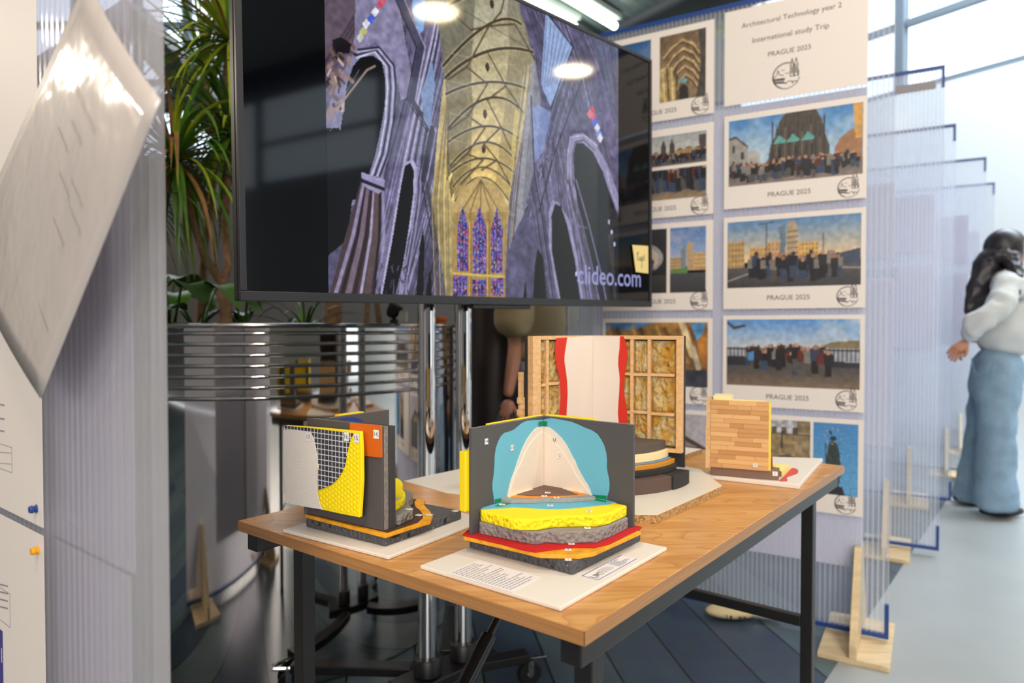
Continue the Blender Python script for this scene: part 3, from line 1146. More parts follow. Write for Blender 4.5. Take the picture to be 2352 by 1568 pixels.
on_A([(719, 279), (996, 300), (1000, 590), (719, 562)], .0035, .0033, 'orange_panel', pm('burnt_orange_card', (206, 98, 22), .55), wA)
yq = [(140, 296), (400, 312), (640, 336), (815, 352), (820, 500), (823, 800), (815, 1132), (800, 1136), (640, 1100), (420, 1052), (280, 1020), (150, 990)]
yf = [(140, 300), (400, 318), (640, 340), (812, 356), (822, 500), (825, 800), (805, 1130), (640, 1098), (420, 1050), (280, 1018), (150, 985)]
yp = None
for k in range(3):
    yp = on_A(yf, .0245 - .0069 * k, .0067, 'yellow_panel', yellow_card if k else pm('bright_yellow_panel', (250, 222, 8), .5), lm, .001)
    if k == 0:
        yfront = yp
m = MB()
PY = ME @ Vector((.002 - .0246, 0, 0))
yfi = [(140, 320), (640, 360), (796, 374), (806, 500), (808, 800), (790, 1110), (640, 1080), (420, 1034), (150, 970)]
mqi = [(100, 290), (330, 322), (560, 350), (762, 374), (748, 400), (732, 440), (716, 500), (704, 560), (694, 620), (679, 680), (655, 738), (618, 795), (568, 844), (500, 874), (450, 890), (455, 1000), (480, 1060), (100, 1060)]
for i in range(26):
    for j in range(26):
        p = PY + ey2 * (i * .0071 - .006) + Vector((0, 0, zw - .168 + (j + (i % 2) * .5) * .0076 - PY.z))
        q = proj(p)
        if inside(q, z8(yfi)) and not inside(q, z8(mqi)):
            m.ball((0, 0, 0), .0026, 8, M=Matrix.Translation(p))
for v in m.bm.verts:                                 # flatten the studs towards the panel
    d = (v.co - PY).dot(nA)
    v.co -= nA * d * .72
m.build('studs', MATS['bright_yellow_panel'], yfront, 180)

mesh_m = bpy.data.materials.new('black_mesh_on_white_grid')
mesh_m.use_nodes = True
_N, _L = mesh_m.node_tree.nodes, mesh_m.node_tree.links
_b = _N['Principled BSDF']
_b.inputs['Roughness'].default_value = .7
_tc = _N.new('ShaderNodeTexCoord')
_br = _N.new('ShaderNodeTexBrick')
_br.offset = 0
_br.inputs['Scale'].default_value = 1
_br.inputs['Brick Width'].default_value = 1
_br.inputs['Row Height'].default_value = 1
_br.inputs['Mortar Size'].default_value = .09
_br.inputs['Color1'].default_value = (*lin((46, 48, 54)), 1)
_br.inputs['Color2'].default_value = (*lin((60, 62, 68)), 1)
_br.inputs['Mortar'].default_value = (*lin((206, 206, 210)), 1)
_L.new(_tc.outputs['UV'], _br.inputs['Vector'])
_L.new(_br.outputs['Color'], _b.inputs['Base Color'])
mq = [(122, 304), (330, 322), (560, 350), (748, 374), (735, 400), (718, 440), (702, 500), (690, 560), (680, 620), (665, 680), (640, 735), (605, 785), (560, 830), (500, 860), (430, 884), (300, 900), (128, 900)]
mo_ = on_A(mq, .0262, .0014, 'mesh_sheet', mesh_m, lm)
uv = mo_.data.uv_layers.new(name='UVMap')
for l in mo_.data.loops:
    p = mo_.data.vertices[l.vertex_index].co
    uv.data[l.index].uv = ((p - PY).dot(ey2) / .0084 + 50, (p.z - zw) / .0084 + 50)
sq = [(120, 340), (240, 344), (360, 358), (378, 392), (395, 440), (405, 480), (416, 540), (424, 590), (428, 650), (424, 720), (420, 800), (424, 900), (435, 960), (450, 1010), (470, 1057), (330, 1035), (132, 995)]
on_A(sq, .028, .0014, 'white_textured_sheet', pm('woodchip_paper', (226, 220, 210), .8, bump=.35, bscale=330), lm)
P = ME @ Vector((.002 - .0302, 0, 0))
MB().ball(V(*z8([(433, 672)])[0], P, nA), (.0018, .0018, .005), 8).build('putty_dab', white_card, lm, 180)
for q, body, off in (((350, 405), '17.', .0284), ((690, 402), '16.', .0266), ((781, 415), '15.', .0250), ((958, 380), '14.', .004)):
    P = ME @ Vector((.002 - off, 0, 0))
    sticker(V(*z8([q])[0], P, nA), -ey2, (0, 0, 1), .0115, .0135, body, wA, .0098)
for q, z in (((1670, 1072), yz[0]), ((1435, 1107), yz[1]), ((1342, 1109), yz[2]), ((1255, 1056), yz[3]), ((1135, 960), yz[4])):
    body = str({0: 1, 1: 2, 2: 3, 3: 4, 4: 5}[yz.index(z)])
    sticker(G(*z8([q])[0], z + .0003), ex2, ey2, .009, .011, body, lm)

# loose paper and board edge behind the front model
pp = [G(*q, TZ + .001) for q in ((928, 1104), (990, 1090), (1062, 1076), (1130, 1064), (1180, 1096), (1120, 1142), (1068, 1136), (1024, 1131))]
o = MB().slab(pp, (0, 0, -.0008)).build('paper_sheet', board_white, None)
tag(o, 'blank white paper sheet lying on the table between the yellow clad model and the poles', 'paper')

# ------------------------------------------------------------------ back model (insulated corner on a chipboard base)
chip = bpy.data.materials.new('chipboard_edge')
chip.use_nodes = True
_N, _L = chip.node_tree.nodes, chip.node_tree.links
_b = _N['Principled BSDF']
_b.inputs['Roughness'].default_value = .8
_tc = _N.new('ShaderNodeTexCoord')
_v = _N.new('ShaderNodeTexVoronoi')
_v.inputs['Scale'].default_value = 320
_r = _N.new('ShaderNodeValToRGB')
_r.color_ramp.elements[0].color = (*lin((120, 84, 46)), 1)
_r.color_ramp.elements[1].color = (*lin((206, 168, 112)), 1)
_L.new(_tc.outputs['Object'], _v.inputs['Vector'])
_L.new(_v.outputs['Color'], _r.inputs[0])
_L.new(_r.outputs[0], _b.inputs['Base Color'])
ZC = TZ + .0165
bp_ = [(.2547, 1.213), (.4347, 1.434), (.434, 1.60), (.36, 1.70), (.04, 1.70), (-.03, 1.60), (-.03, 1.36), (.09, 1.215)]
bm_ = thing('insulated_corner_model', 'tall corner model with wool filled timber frame, red and white sheets, on chipboard', 'architectural model', (.2, 1.45, TZ))
bs = MB().prism(bp_, TZ + .0004, ZC - .0012).build('chipboard_base', chip, bm_)
MB().prism(bp_, ZC - .0011, ZC).build('white_facing', pm('white_melamine', (226, 222, 210), .3), bs)
CC = Vector((.18, 1.553, 0))
dR, dL = Vector((.883, -.469, 0)), Vector((-.766, -.643, 0))
aR, aL = math.atan2(dR.y, dR.x), math.atan2(dL.y, dL.x)


def disc(r, a0, a1, za, zb, name, mat, bev=.0015):
    n = 20
    pl = [(CC.x, CC.y)] + [(CC.x + r * math.cos(a0 + (a1 - a0) * k / n), CC.y + r * math.sin(a0 + (a1 - a0) * k / n)) for k in range(n + 1)]
    return MB().prism(pl, za, zb).build(name, mat, bm_, bevel=bev)


brown_d = pm('brown_painted_foam', (86, 66, 60), .7, bump=.1, bscale=200)
black_d = pm('black_painted_foam', (38, 36, 38), .7, bump=.1, bscale=200)
ah = aR - rad(20)
disc(.212, ah, aL + .1, ZC + .0002, .785, 'brown_foam_step', brown_d)
disc(.2155, aR + .02, ah + .002, ZC + .0002, .785, 'black_foam_step', black_d)
disc(.190, aR, aL, .7852, .7978, 'black_foam_step', black_d)
disc(.186, aR, aL, .798, .8075, 'orange_board_step', pm('ochre_board', (190, 130, 34), .6))
disc(.178, aR, aL, .8077, .8098, 'blue_sheet_step', pm('dull_blue_card', (98, 140, 176), .6))
disc(.172, aR, aL, .81, .827, 'cream_foam_step', pm('cream_foam', (232, 212, 166), .7))
disc(.166, aR, aL, .8272, .845, 'brown_foam_step', pm('taupe_painted_foam', (84, 76, 72), .7))

timber = wood_mat('pine_strip', (202, 158, 106), (226, 186, 136), rot=rad(90), scale=3, rough=.55)
wool_rng = random.Random(11)
wool = attr_mat('insulation_wool', .9)
wn = wool.node_tree
_t = wn.nodes.new('ShaderNodeTexNoise')
_t.inputs['Scale'].default_value = 90
_t.inputs['Detail'].default_value = 8
_bp = wn.nodes.new('ShaderNodeBump')
_bp.inputs['Strength'].default_value = 1
_bp.inputs['Distance'].default_value = .006
wn.links.new(_t.outputs['Fac'], _bp.inputs['Height'])
wn.links.new(_bp.outputs[0], wn.nodes['Principled BSDF'].inputs['Normal'])


def insulated_wall(d, L, zb, zt_, cols, rows, post, side):
    """timber frame along d from the corner, wool in the cells, board behind; d horizontal, viewer side n"""
    n = Vector((d.y, -d.x, 0))
    if n.dot(EYE - CC) < 0:
        n = -n
    M = frame(CC, d, n, (0, 0, 1))
    flip = M.to_3x3().determinant() < 0
    z1, z2 = zb, zt_
    fr = MB()
    xs = [0.006] + cols + [L - post]
    for x in cols:
        fr.box(x - .0035, x + .0035, -.016, 0, z1 + .0082, z2 - .0082, M)
    f = MB().box(L - post, L, -.016, .001, z1, z2, M).box(.0, L - post - .0001, -.016, .001, z2 - .008, z2, M).box(.0, L - post - .0001, -.016, .001, z1, z1 + .008, M)
    f = f.build('timber_frame', timber, bm_, bevel=.0006)
    fr.build('studs', timber, f)
    rl = MB()
    ce = [.0] + [c for c in cols] + [L - post]
    for i in range(len(ce) - 1):
        a, b = ce[i] + .0037, ce[i + 1] - .0037
        for k, z in enumerate(rows):
            zz = z + wool_rng.uniform(-.002, .002)
            rl.box(a, b, -.015, -.001, zz - .003, zz + .003, M)
    rl.build('noggins', timber, f)
    w = MB()
    zr = [z1 + .008] + rows + [z2 - .008]
    for i in range(len(ce) - 1):
        a, b = ce[i] + .004, ce[i + 1] - .004
        for j in range(len(zr) - 1):
            lo, hi = zr[j] + .003, zr[j + 1] - .003
            nu_, nv_ = 22, 34
            o_ = Vector((i * 3.1 + 9 * side, j * 5.3, 0))
            gv = []
            for q in range(nv_ + 1):
                row = []
                for p in range(nu_ + 1):
                    x, z = a + (b - a) * p / nu_, lo + (hi - lo) * q / nv_
                    s_ = Vector((x * 62, z * 40, 0)) + o_
                    wp_ = s_ + noise.noise_vector(s_ * .9) * .9
                    h = 1 - abs(noise.noise(wp_)) * 1.9
                    h2 = 1 - abs(noise.noise(wp_ * 2.3 + Vector((5, 2, 1)))) * 1.7
                    e = min(p, nu_ - p, q, nv_ - q) / 3
                    y = -.0155 + (.0135 * max(0, .62 * h + .38 * h2)) * min(1, .35 + e)
                    t = max(0, min(1, .5 + .9 * noise.noise(wp_ * .8 + Vector((1, 7, 3)))))
                    row.append((w.bm.verts.new(M @ Vector((x, min(y, .0015), z))), t))
                gv.append(row)
            for q in range(nv_):
                for p in range(nu_):
                    t = gv[q][p][1]
                    w.c = lin(tuple(int(c_ + (d_ - c_) * t) for c_, d_ in zip((242, 222, 172), (222, 164, 62))))
                    w.face([gv[q][p][0], gv[q][p + 1][0], gv[q + 1][p + 1][0], gv[q + 1][p][0]])
    w.build('wool_infill', wool, bm_, 180)
    MB().box(0, L + .002, -.0225, -.0165, .786 if side > 0 else z1 - .03, z2 - (.0 if side > 0 else .006), M).build('black_backing_board', black_d, bm_)
    return M, n


zT = .5 * (zat(CC, 770.5) + zat(CC + dR * .2, 771))
LR = .2
MR, nR = insulated_wall(dR, LR, .8185, zT, [.0905, .129], [.8985, .9818], .0125, 1)
MLL, nL = insulated_wall(dL, .179, .8185, zT, [.095, .137], [.886, .9632], .022, -1)


def zq(q):
    return [(1180 + x / 3.266, 740 + y / 3.2667) for x, y in q]


def on_back(q, n, off, th, name, mat):
    P = CC + n * off
    pts = [V(px, py, P, n) for px, py in zq(q)]
    return MB().slab(pts, n * -th).build(name, mat, bm_)


red_c = pm('red_card', (204, 40, 22), .6)
wave = [(798, 104), (825, 104), (838, 150), (850, 200), (853, 250), (845, 310), (835, 370), (832, 410), (826, 470), (828, 540), (838, 600), (850, 660), (852, 720), (840, 800), (825, 880), (790, 930)]
on_back(wave + [(640, 900), (640, 104)], nR, .0022, .001, 'red_sheet', red_c)
on_back([(592, 101), (796, 104), (792, 200), (784, 260), (782, 320), (790, 380), (794, 430), (790, 520), (784, 600), (780, 680), (786, 760), (790, 930), (592, 900)], nR, .0034, .001, 'white_sheet', white_card)
on_back([(592, 101), (404, 112), (384, 240), (382, 290), (392, 360), (402, 440), (406, 540), (402, 620), (396, 730), (392, 860), (592, 900)], nL, .0034, .001, 'white_sheet', white_card)
on_back([(480, 110), (320, 118), (310, 180), (312, 260), (325, 340), (345, 420), (352, 500), (354, 560), (348, 640), (340, 720), (340, 840), (480, 880)], nL, .0022, .001, 'red_sheet', red_c)
# timber cladding outside the left wall
m = MB()
for k in range(11):
    for (a, b) in ((.0, .1), (.1005, .196 - (k % 2) * .004)):
        m.box(a, b, -.0305, -.0228 - (k % 3) * .0006, .80 + k * .0125, .8122 + k * .0125, MLL)
m.box(.1762, .188, -.036, -.0308, .80, .99, MLL)
m.build('outer_cladding', timber, bm_)

# second chipboard just visible behind
cb = thing('chipboard_panel', 'paper topped chipboard lying behind the tall corner model', 'board', (.47, 1.80, TZ))
M_ = frame((.40, 1.74, TZ), Vector((.62, .78, 0)), Vector((-.78, .62, 0)), (0, 0, 1))
o = MB().box(0, .19, 0, .2, .0004, .012, M_).build('board', chip, cb)
MB().box(.002, .188, .002, .198, .0121, .0127, M_).build('paper', paper, cb)

# ------------------------------------------------------------------ small timber clad model at the far end
SZ = TZ + .010
so = G(1836, 1113, SZ)
sdir = (G(1612, 1088, SZ) - so)
sx = Vector((sdir.x, sdir.y, 0)).normalized()        # along the front edge, to the left
sy = Vector((sx.y, -sx.x, 0))                        # to the back
if sy.y < 0:
    sy = -sy
MS = frame(so, -sx, sy, (0, 0, 1))                   # x runs right, so the board spans x in [-w, 0]
sw = sdir.length
sdp = (MS.inverted() @ G(1890, 1052, SZ)).y
bq = [G(1836, 1113, SZ), G(1890, 1052, SZ), G(1700, 1046, SZ), G(1612, 1088, SZ)]
sb = MB().slab(bq, (0, 0, -.0097)).build('foam_board', board_white, None, bevel=.0015)
tag(sb, 'white board under the small timber clad model at the table\'s far right corner', 'board')
sm = thing('timber_clad_model', 'small model wall clad in light timber strips on a brown block', 'architectural model', G(1700, 1090, SZ))


def z3(q):
    return [(1560 + x / 5.88, 880 + y / 5.88) for x, y in q]


pf = [G(*q, SZ) for q in z3([(425, 1240), (1342, 1315)])]
bd = (pf[1] - pf[0]).normalized()
bn = Vector((-bd.y, bd.x, 0))
MK = frame(pf[0], bd, bn, (0, 0, 1))
bl_ = (pf[1] - pf[0]).length
hK = zat(pf[0], 880 + 1125 / 5.88) - SZ
blk = MB().box(0, bl_, 0, .05, .0003, hK, MK).build('brown_block', pm('taupe_foam', (122, 96, 82), .7), sm, bevel=.001)
wf = [V(*q, pf[0] - bn * .002, bn) for q in z3([(420, 1115), (1205, 1162)])]
zb_ = SZ + hK + .0004
zt3 = zat(pf[0], 880 + 222 / 5.88)
wx0, wx1 = 0.0, (MK.inverted() @ wf[1]).x
r = random.Random(3)
m = MB()
nrow = 15
for k in range(nrow):
    a, b = zb_ - SZ + (zt3 - zb_) * k / nrow, zb_ - SZ + (zt3 - zb_) * (k + 1) / nrow
    cuts = [wx0] + sorted(wx0 + (wx1 - wx0) * c for c in ([r.uniform(.12, .5)] + ([r.uniform(.55, .9)] if r.random() < .5 else []))) + [wx1]
    for i in range(len(cuts) - 1):
        t = r.random()
        m.c = lin(tuple(int(p + (q - p) * t) for p, q in zip((188, 136, 82), (222, 176, 120))))
        m.box(cuts[i] + .0002, cuts[i + 1] - .0002, -.004 - r.uniform(0, .0018), .002, a + .0002, b - .0002, MK)
wd = m.build('timber_cladding', attr_mat('timber_strips', .55), sm)
MB().box(wx0 + .001, wx1 + .0045, .0022, .0085, zb_ - SZ, zt3 - SZ, MK).build('yellow_backing', pm('lime_yellow_card', (226, 208, 84), .6), sm)
MB().box(wx0 - .011, wx0 - .0003, -.003, .012, zb_ - SZ - .003, (zt3 - SZ) * .66, MK).box(wx0 - .010, wx0 - .0003, -.002, .05, (zt3 - SZ) * .66, zt3 - SZ + .003, MK).build('side_wall_strip', timber, sm)
MB().box(wx0 + .002, wx0 + .04, .02, .075, zb_ - SZ + .10, zt3 - SZ + .008, MK).build('back_wall', pm('pale_cream_board', (238, 226, 170), .6), sm)
MB().box(wx0 + .008, wx0 + .115, .0087, .0155, zb_ - SZ + .0, zt3 - SZ + .0015, MK).build('inner_wall', cream_strip, sm)
# red and yellow pieces lying to the right
MB().slab([G(*q, SZ + .0005) for q in z3([(1345, 1320), (1460, 1322), (1462, 1300), (1445, 1285), (1470, 1262), (1540, 1240), (1600, 1215), (1612, 1185), (1590, 1160), (1545, 1145), (1515, 1150), (1440, 1230)])], (0, 0, .0008)).build('red_piece', pm('red_foam_sheet', (206, 72, 66), .6), sm)
MB().slab([G(*q, SZ + .012) for q in z3([(1385, 1195), (1500, 1100), (1260, 1085), (1260, 1110)])], (0, 0, -.0115)).build('yellow_foam_piece', pm('pale_yellow_foam', (240, 226, 140), .7), sm)
MB().slab([G(*q, SZ + hK + .001) for q in z3([(1238, 1145), (1262, 1140), (1250, 1100), (1238, 1100)])], (0, 0, .02)).build('red_strip', pm('deep_red_card', (170, 36, 26), .6), sm)
for q, off, w in (((1027, 1108), .0062, .0095), ((1295, 1220), .0004, .0105)):
    sticker(V(*z3([q])[0], pf[0] - bn * off, bn), bd, (0, 0, 1), w, w * .9, '13' if q[0] < 1200 else '1', sm)

# ------------------------------------------------------------------ television on a chrome twin-pole stand
VB = Vector((-.53486953, 1.370265, 1.13574977))
yw, pt, rl_ = .79563844, .00314769, .0117245
_e, _n = Vector((math.cos(yw), math.sin(yw), 0)), Vector((math.sin(yw), -math.cos(yw), 0))
_z = Vector((0, 0, 1)) * math.cos(pt) + _n * math.sin(pt)
VN = _n * math.cos(pt) - Vector((0, 0, 1)) * math.sin(pt)
VX = _e * math.cos(rl_) + _z * math.sin(rl_)
VZ = _z * math.cos(rl_) - _e * math.sin(rl_)
VW, VH = 1.45, .841
MV = frame(VB, VX, VZ, VN)                            # x along the screen, y up, z to the viewer
tv = thing('television', 'large flat screen television showing a vaulted church interior, black bezel', 'television', VB + VX * .7 + VZ * .4)
tvb = pm('tv_bezel', (34, 34, 38), .38)
MB().box(0, VW, 0, VH, -.028, -.006, MV).build('rear_case', black_plastic, tv, bevel=.004)
MB().box(.25, VW - .25, .06, .5, -.06, -.0285, MV).build('rear_housing', black_plastic, tv, bevel=.01)
bz, bb = .0135, .020
m = MB()
for q in ((0, VW, 0, bb), (0, VW, VH - .011, VH), (0, bz, bb, VH - .011), (VW - .011, VW, bb, VH - .011)):
    m.box(*q, -.0058, .004, MV)
m.build('bezel', tvb, tv, bevel=.0015)
scr_m = pm('dark_screen_glass', (5, 6, 10), .055, spec=.3)
scr = MB().box(bz, VW - .011, bb, VH - .011, -.0057, -.0005, MV).build('screen', scr_m, tv)
MB().box(.62, .84, -.011, -.0002, -.02, .001, MV).build('sensor_bar', black_plastic, tv, bevel=.002)
MVi = MV.inverted()


def tvp(zx, zy):                                      # point of an enlarged crop -> screen coordinates
    p = MVi @ V(540 + zx / 2.1776, zy / 2.1778, VB, VN)
    return p.x, p.y


ax0, ay0 = tvp(468, 1455)
ax1, _ = tvp(1917, 800)
ay0 = bb + .0006
PWd, PHt = ax1 - ax0, VH - .011 - ay0
cv = Cv(PWd, PHt, 520)


def q_(pts):
    o = []
    for zx, zy in pts:
        x, y = tvp(zx, zy)
        o.append((x - ax0, PHt - (y - ay0)))
    return o


def P_(pts, c, a=1.0):
    cv.poly(q_(pts), c, a)


def L_(pts, w, c, a=1.0):
    cv.line(q_(pts), w * .00052, c, a)


# stone of the side walls
cv.grad((98, 92, 122), (84, 80, 110), 0, PHt)
cv.noise(.22, 60, 1)
cv.noise(.16, 14, 2)
LIL, BRN, BLK = (158, 152, 190), (64, 50, 58), (8, 8, 12)
# masonry and shaft lines of the leaning walls
_r = random.Random(77)
for k in range(230):
    t = _r.random()
    if k % 2:
        x = 480 + 560 * t
        L_([(x, 1480), (x + 120 + 60 * t, 860 + _r.uniform(-60, 60)), (x + 260 + 90 * t, 200 + _r.uniform(-80, 80))], _r.uniform(2, 7), _r.choice([(58, 54, 78), (168, 164, 198), (84, 80, 108), (30, 26, 42)]), .6)
    else:
        x = 1480 + 440 * t
        L_([(x - 60, 700 + _r.uniform(-60, 60)), (x, 1060), (x + 60, 1500)], _r.uniform(2, 6), _r.choice([(58, 54, 78), (168, 164, 198), (84, 80, 108), (30, 26, 42)]), .55)
        L_([(1440 + 300 * t, 0), (1560 + 340 * t, 380), (1600 + 340 * t, 560)], _r.uniform(2, 6), _r.choice([(58, 54, 78), (160, 158, 194), (84, 80, 108), (30, 30, 48)]), .5)
for k in range(60):
    x, y = _r.uniform(440, 1000), _r.uniform(0, 1460)
    L_([(x, y), (x + 40, y + 10)], 2, (60, 56, 78), .5)
    L_([(x + 950, y), (x + 990, y - 8)], 2, (60, 56, 78), .5)
# upper left pier and statue
P_([(440, -60), (760, -60), (640, 120), (540, 300), (440, 420)], (92, 78, 92))
for k in range(6):
    L_([(440 + k * 50, 330 - k * 40), (700 + k * 12, -80)], 12, (56, 44, 54), .7)
P_([(600, -80), (800, -80), (900, 470), (830, 500), (790, 300), (700, 210), (560, 300), (600, 180)], (132, 126, 158))
cv.noise(.14, 90, 3)
# big left arch, black inside, lilac mouldings
A1 = [(470, 1000), (520, 700), (560, 420), (590, 330), (630, 285), (690, 278), (735, 310), (752, 400), (750, 520), (730, 640), (700, 780), (668, 880), (600, 1000)]
P_([(440, 1100), (440, 600), (560, 300), (640, 230), (740, 240), (790, 300), (800, 430), (795, 600), (760, 800), (730, 930), (640, 1000)], (128, 124, 156))
P_(A1, BLK)
P_([(440, 1300), (440, 640), (520, 640), (600, 900), (560, 1200)], (10, 10, 16))
for k, (dx, c) in enumerate(((10, (206, 206, 232)), (26, (40, 40, 56)), (40, (178, 176, 210)), (52, (30, 30, 44)))):
    L_([(605 + dx * .2, 300 - dx), (690 + dx * .6, 262 - dx * .5), (745 + dx, 330), (752 + dx, 440), (742 + dx, 600), (712 + dx, 770), (672 + dx, 880)], 9, c, .9)
# gilded statue with a lance, coat of arms strip
for k in range(46):
    rr = random.Random(50 + k)
    x, y = 470 + rr.random() * 110, 190 + rr.random() * 360
    if x < 600 - (y - 200) * .2:
        L_([(x, y), (x + rr.uniform(-30, 34), y + rr.uniform(14, 50))], rr.uniform(6, 20), rr.choice([(60, 42, 40), (150, 122, 116), (28, 18, 20), (112, 86, 82), (200, 178, 172)]), .85)
P_([(485, 200), (530, 185), (580, 220), (570, 270), (510, 260)], (16, 14, 22))
L_([(470, 600), (560, 480), (660, 350), (700, 330)], 9, (152, 128, 120))
L_([(476, 655), (540, 490), (620, 350)], 2, (150, 150, 170))
for x, y, c in ((725, 20, (206, 70, 90)), (700, 60, (232, 232, 240)), (680, 95, (60, 90, 210)), (655, 120, (230, 230, 240)), (640, 160, (196, 190, 110)), (625, 190, (200, 200, 190)), (740, 0, (214, 90, 110))):
    P_([(x - 20, y), (x, y - 26), (x + 22, y - 4), (x, y + 26)], c, .9)
# clustered pier at lower left
P_([(640, 870), (745, 900), (720, 1200), (690, 1480), (470, 1480), (560, 1150)], (70, 56, 60))
for k, (c, w) in enumerate((((150, 140, 176), 18), ((34, 26, 30), 16), ((120, 104, 122), 26), ((44, 32, 34), 20), ((172, 164, 200), 14), ((90, 72, 76), 30), ((30, 22, 26), 14), ((150, 142, 178), 16))):
    L_([(648 + k * 13, 900), (590 + k * 22, 1180), (500 + k * 32, 1480)], w, c, .9)
P_([(630, 860), (750, 900), (742, 940), (720, 970), (640, 930)], (150, 146, 182))
L_([(628, 900), (742, 945)], 16, (26, 22, 30))
# tall lilac shafts rising to the nave
P_([(700, 1480), (760, 1180), (830, 860), (870, 620), (960, 280), (1010, 60), (1060, 60), (1000, 330), (950, 620), (900, 900), (860, 1200), (840, 1480)], (116, 110, 142))
for k, (x, c) in enumerate(((0, (186, 182, 214)), (22, (54, 52, 70)), (40, (176, 172, 206)), (62, (40, 40, 56)), (86, (150, 146, 180)))):
    L_([(735 + x, 1480), (790 + x * .9, 1150), (850 + x * .8, 800), (905 + x * .7, 540), (985 + x * .5, 200), (1020 + x * .3, 30)], 11, c, .85)
for k in range(24):
    y = 200 + k * 52
    L_([(780 + (1480 - y) * .16, y), (850 + (1480 - y) * .15, y + 14)], 2.5, (60, 54, 74), .6)
# second and third arches, black
A2 = [(735, 1480), (790, 1180), (830, 930), (850, 830), (876, 812), (893, 850), (893, 960), (868, 1150), (838, 1330), (800, 1480)]
P_([(x + 14 if x > 860 else x - 8, y - 16) for x, y in A2], (170, 166, 200))
P_(A2, BLK)
for dx in (12, 30):
    L_([(897 + dx, 840), (897 + dx, 970), (872 + dx, 1160), (838 + dx, 1350), (820 + dx, 1480)], 7, (150, 146, 184))
P_([(905, 1480), (925, 1220), (940, 1140), (948, 1230), (942, 1480)], BLK)
P_([(955, 1480), (968, 1370), (980, 1345), (984, 1480)], BLK)
for k in range(40):                                   # carved tomb in the dark
    rr = random.Random(90 + k)
    x, y = 690 + rr.random() * 180, 1300 + rr.random() * 170
    L_([(x, y), (x + rr.uniform(-8, 8), y + rr.uniform(10, 40))], rr.uniform(3, 7), rr.choice([(70, 60, 82), (112, 104, 136), (22, 18, 26)]), .8)
# carved triforium band leaning to the nave
for x0, y0, x1, y1, w, c in ((800, -60, 930, 240, 44, (70, 68, 92)), (930, 230, 880, 500, 36, (60, 58, 80)), (895, 520, 985, 660, 30, (70, 66, 86)), (985, 640, 940, 900, 26, (52, 52, 66)), (960, 930, 1010, 1200, 20, (70, 66, 70))):
    L_([(x0, y0), (x1, y1)], w, c)
    L_([(x0 - 22, y0), (x1 - 22, y1)], 5, (10, 10, 18))
    L_([(x0 + 22, y0), (x1 + 22, y1)], 5, (190, 186, 214), .8)
P_([(890, -60), (950, -60), (945, 150), (920, 170), (885, 60)], (120, 160, 214))
P_([(930, 470), (985, 300), (1000, 420), (975, 650), (945, 600)], (120, 140, 180))
# the nave vault
NV = [(1010, 110), (1040, 30), (1080, -20), (1100, -80), (1380, -80), (1450, 120), (1500, 330), (1500, 430), (1455, 560), (1420, 760), (1385, 920), (1360, 1070), (1345, 1260), (1345, 1490), (1060, 1490), (1020, 1250), (985, 1000), (1010, 700), (1040, 430), (1060, 260)]
P_(NV, (138, 132, 108))
mv_ = cv.mask(q_(NV))
_cx, _cy = q_([(1230, 900)])[0]
glow = np.clip(1 - np.hypot((cv.X - _cx) / .30, (cv.Y - _cy) / .62), 0, 1) * mv_
cv.put(np.clip(glow * 1.2, 0, 1), (208, 180, 108))
P_([(1060, 440), (1180, 460), (1180, 640), (1050, 700)], (112, 112, 92), .75)
P_([(1040, 100), (1130, 90), (1250, 140), (1120, 290), (1040, 330)], (104, 108, 96), .7)
P_([(1060, 720), (1110, 660), (1200, 650), (1120, 800), (1060, 900)], (70, 68, 50), .8)
P_([(1070, 920), (1100, 840), (1160, 830), (1100, 950), (1080, 1000)], (84, 72, 40), .8)
P_([(1390, 300), (1480, 320), (1440, 560), (1395, 520)], (186, 178, 168), .6)
P_([(1250, 40), (1420, 60), (1470, 240), (1330, 130)], (150, 148, 132), .6)
cv.noise(.14, 70, 5, mv_)
cv.noise(.2, 12, 6, mv_)
RIB = (58, 48, 36)
RB = (((1010, 60), (1290, -60), (1420, -40), 16), ((1040, 330), (1270, 130), (1430, 120), 17), ((1050, 390), (1265, 265), (1490, 260), 18), ((1055, 470), (1255, 420), (1450, 440), 15), ((1060, 650), (1265, 500), (1440, 560), 15), ((1065, 710), (1250, 640), (1415, 690), 13), ((1075, 830), (1245, 720), (1400, 800), 12), ((1085, 860), (1240, 800), (1392, 860), 11), ((1090, 935), (1235, 845), (1382, 935), 10), ((1100, 1005), (1232, 895), (1370, 1005), 9))
CUR = []
for (lx, ly), (tx, ty), (rx, ry), w in RB:
    CUR.append([((1 - t) ** 2 * lx + 2 * t * (1 - t) * (2 * tx - (lx + rx) / 2) + t * t * rx, (1 - t) ** 2 * ly + 2 * t * (1 - t) * (2 * ty - (ly + ry) / 2 - 18) + t * t * ry) for t in (k / 16 for k in range(17))])
for k in range(len(CUR) - 1):                         # bays of the vault, from grey olive to gold
    a, b = CUR[k], CUR[k + 1]
    t = k / 8
    c = tuple(p + (q - p) * t for p, q in zip((150, 146, 126), (206, 176, 104)))
    P_(a + b[::-1], c, .8)
    for s_, e_ in ((.22, 1.14), (.45, 1.26)):
        P_([(x + (u - x) * s_, y + (v - y) * s_) for (x, y), (u, v) in zip(a[4:13], b[4:13])] + b[12:3:-1], tuple(min(255, x * e_) for x in c), .45)
    P_(a[:6] + b[5::-1], tuple(x * .62 for x in c), .6)
    P_(a[12:] + b[:11:-1], tuple(x * .82 for x in c), .5)
for pts, (_a, _b, _c, w) in zip(CUR, RB):
    L_(pts, w + 7, (206, 190, 146), .55)
    L_(pts, w * .8, RIB, .95)
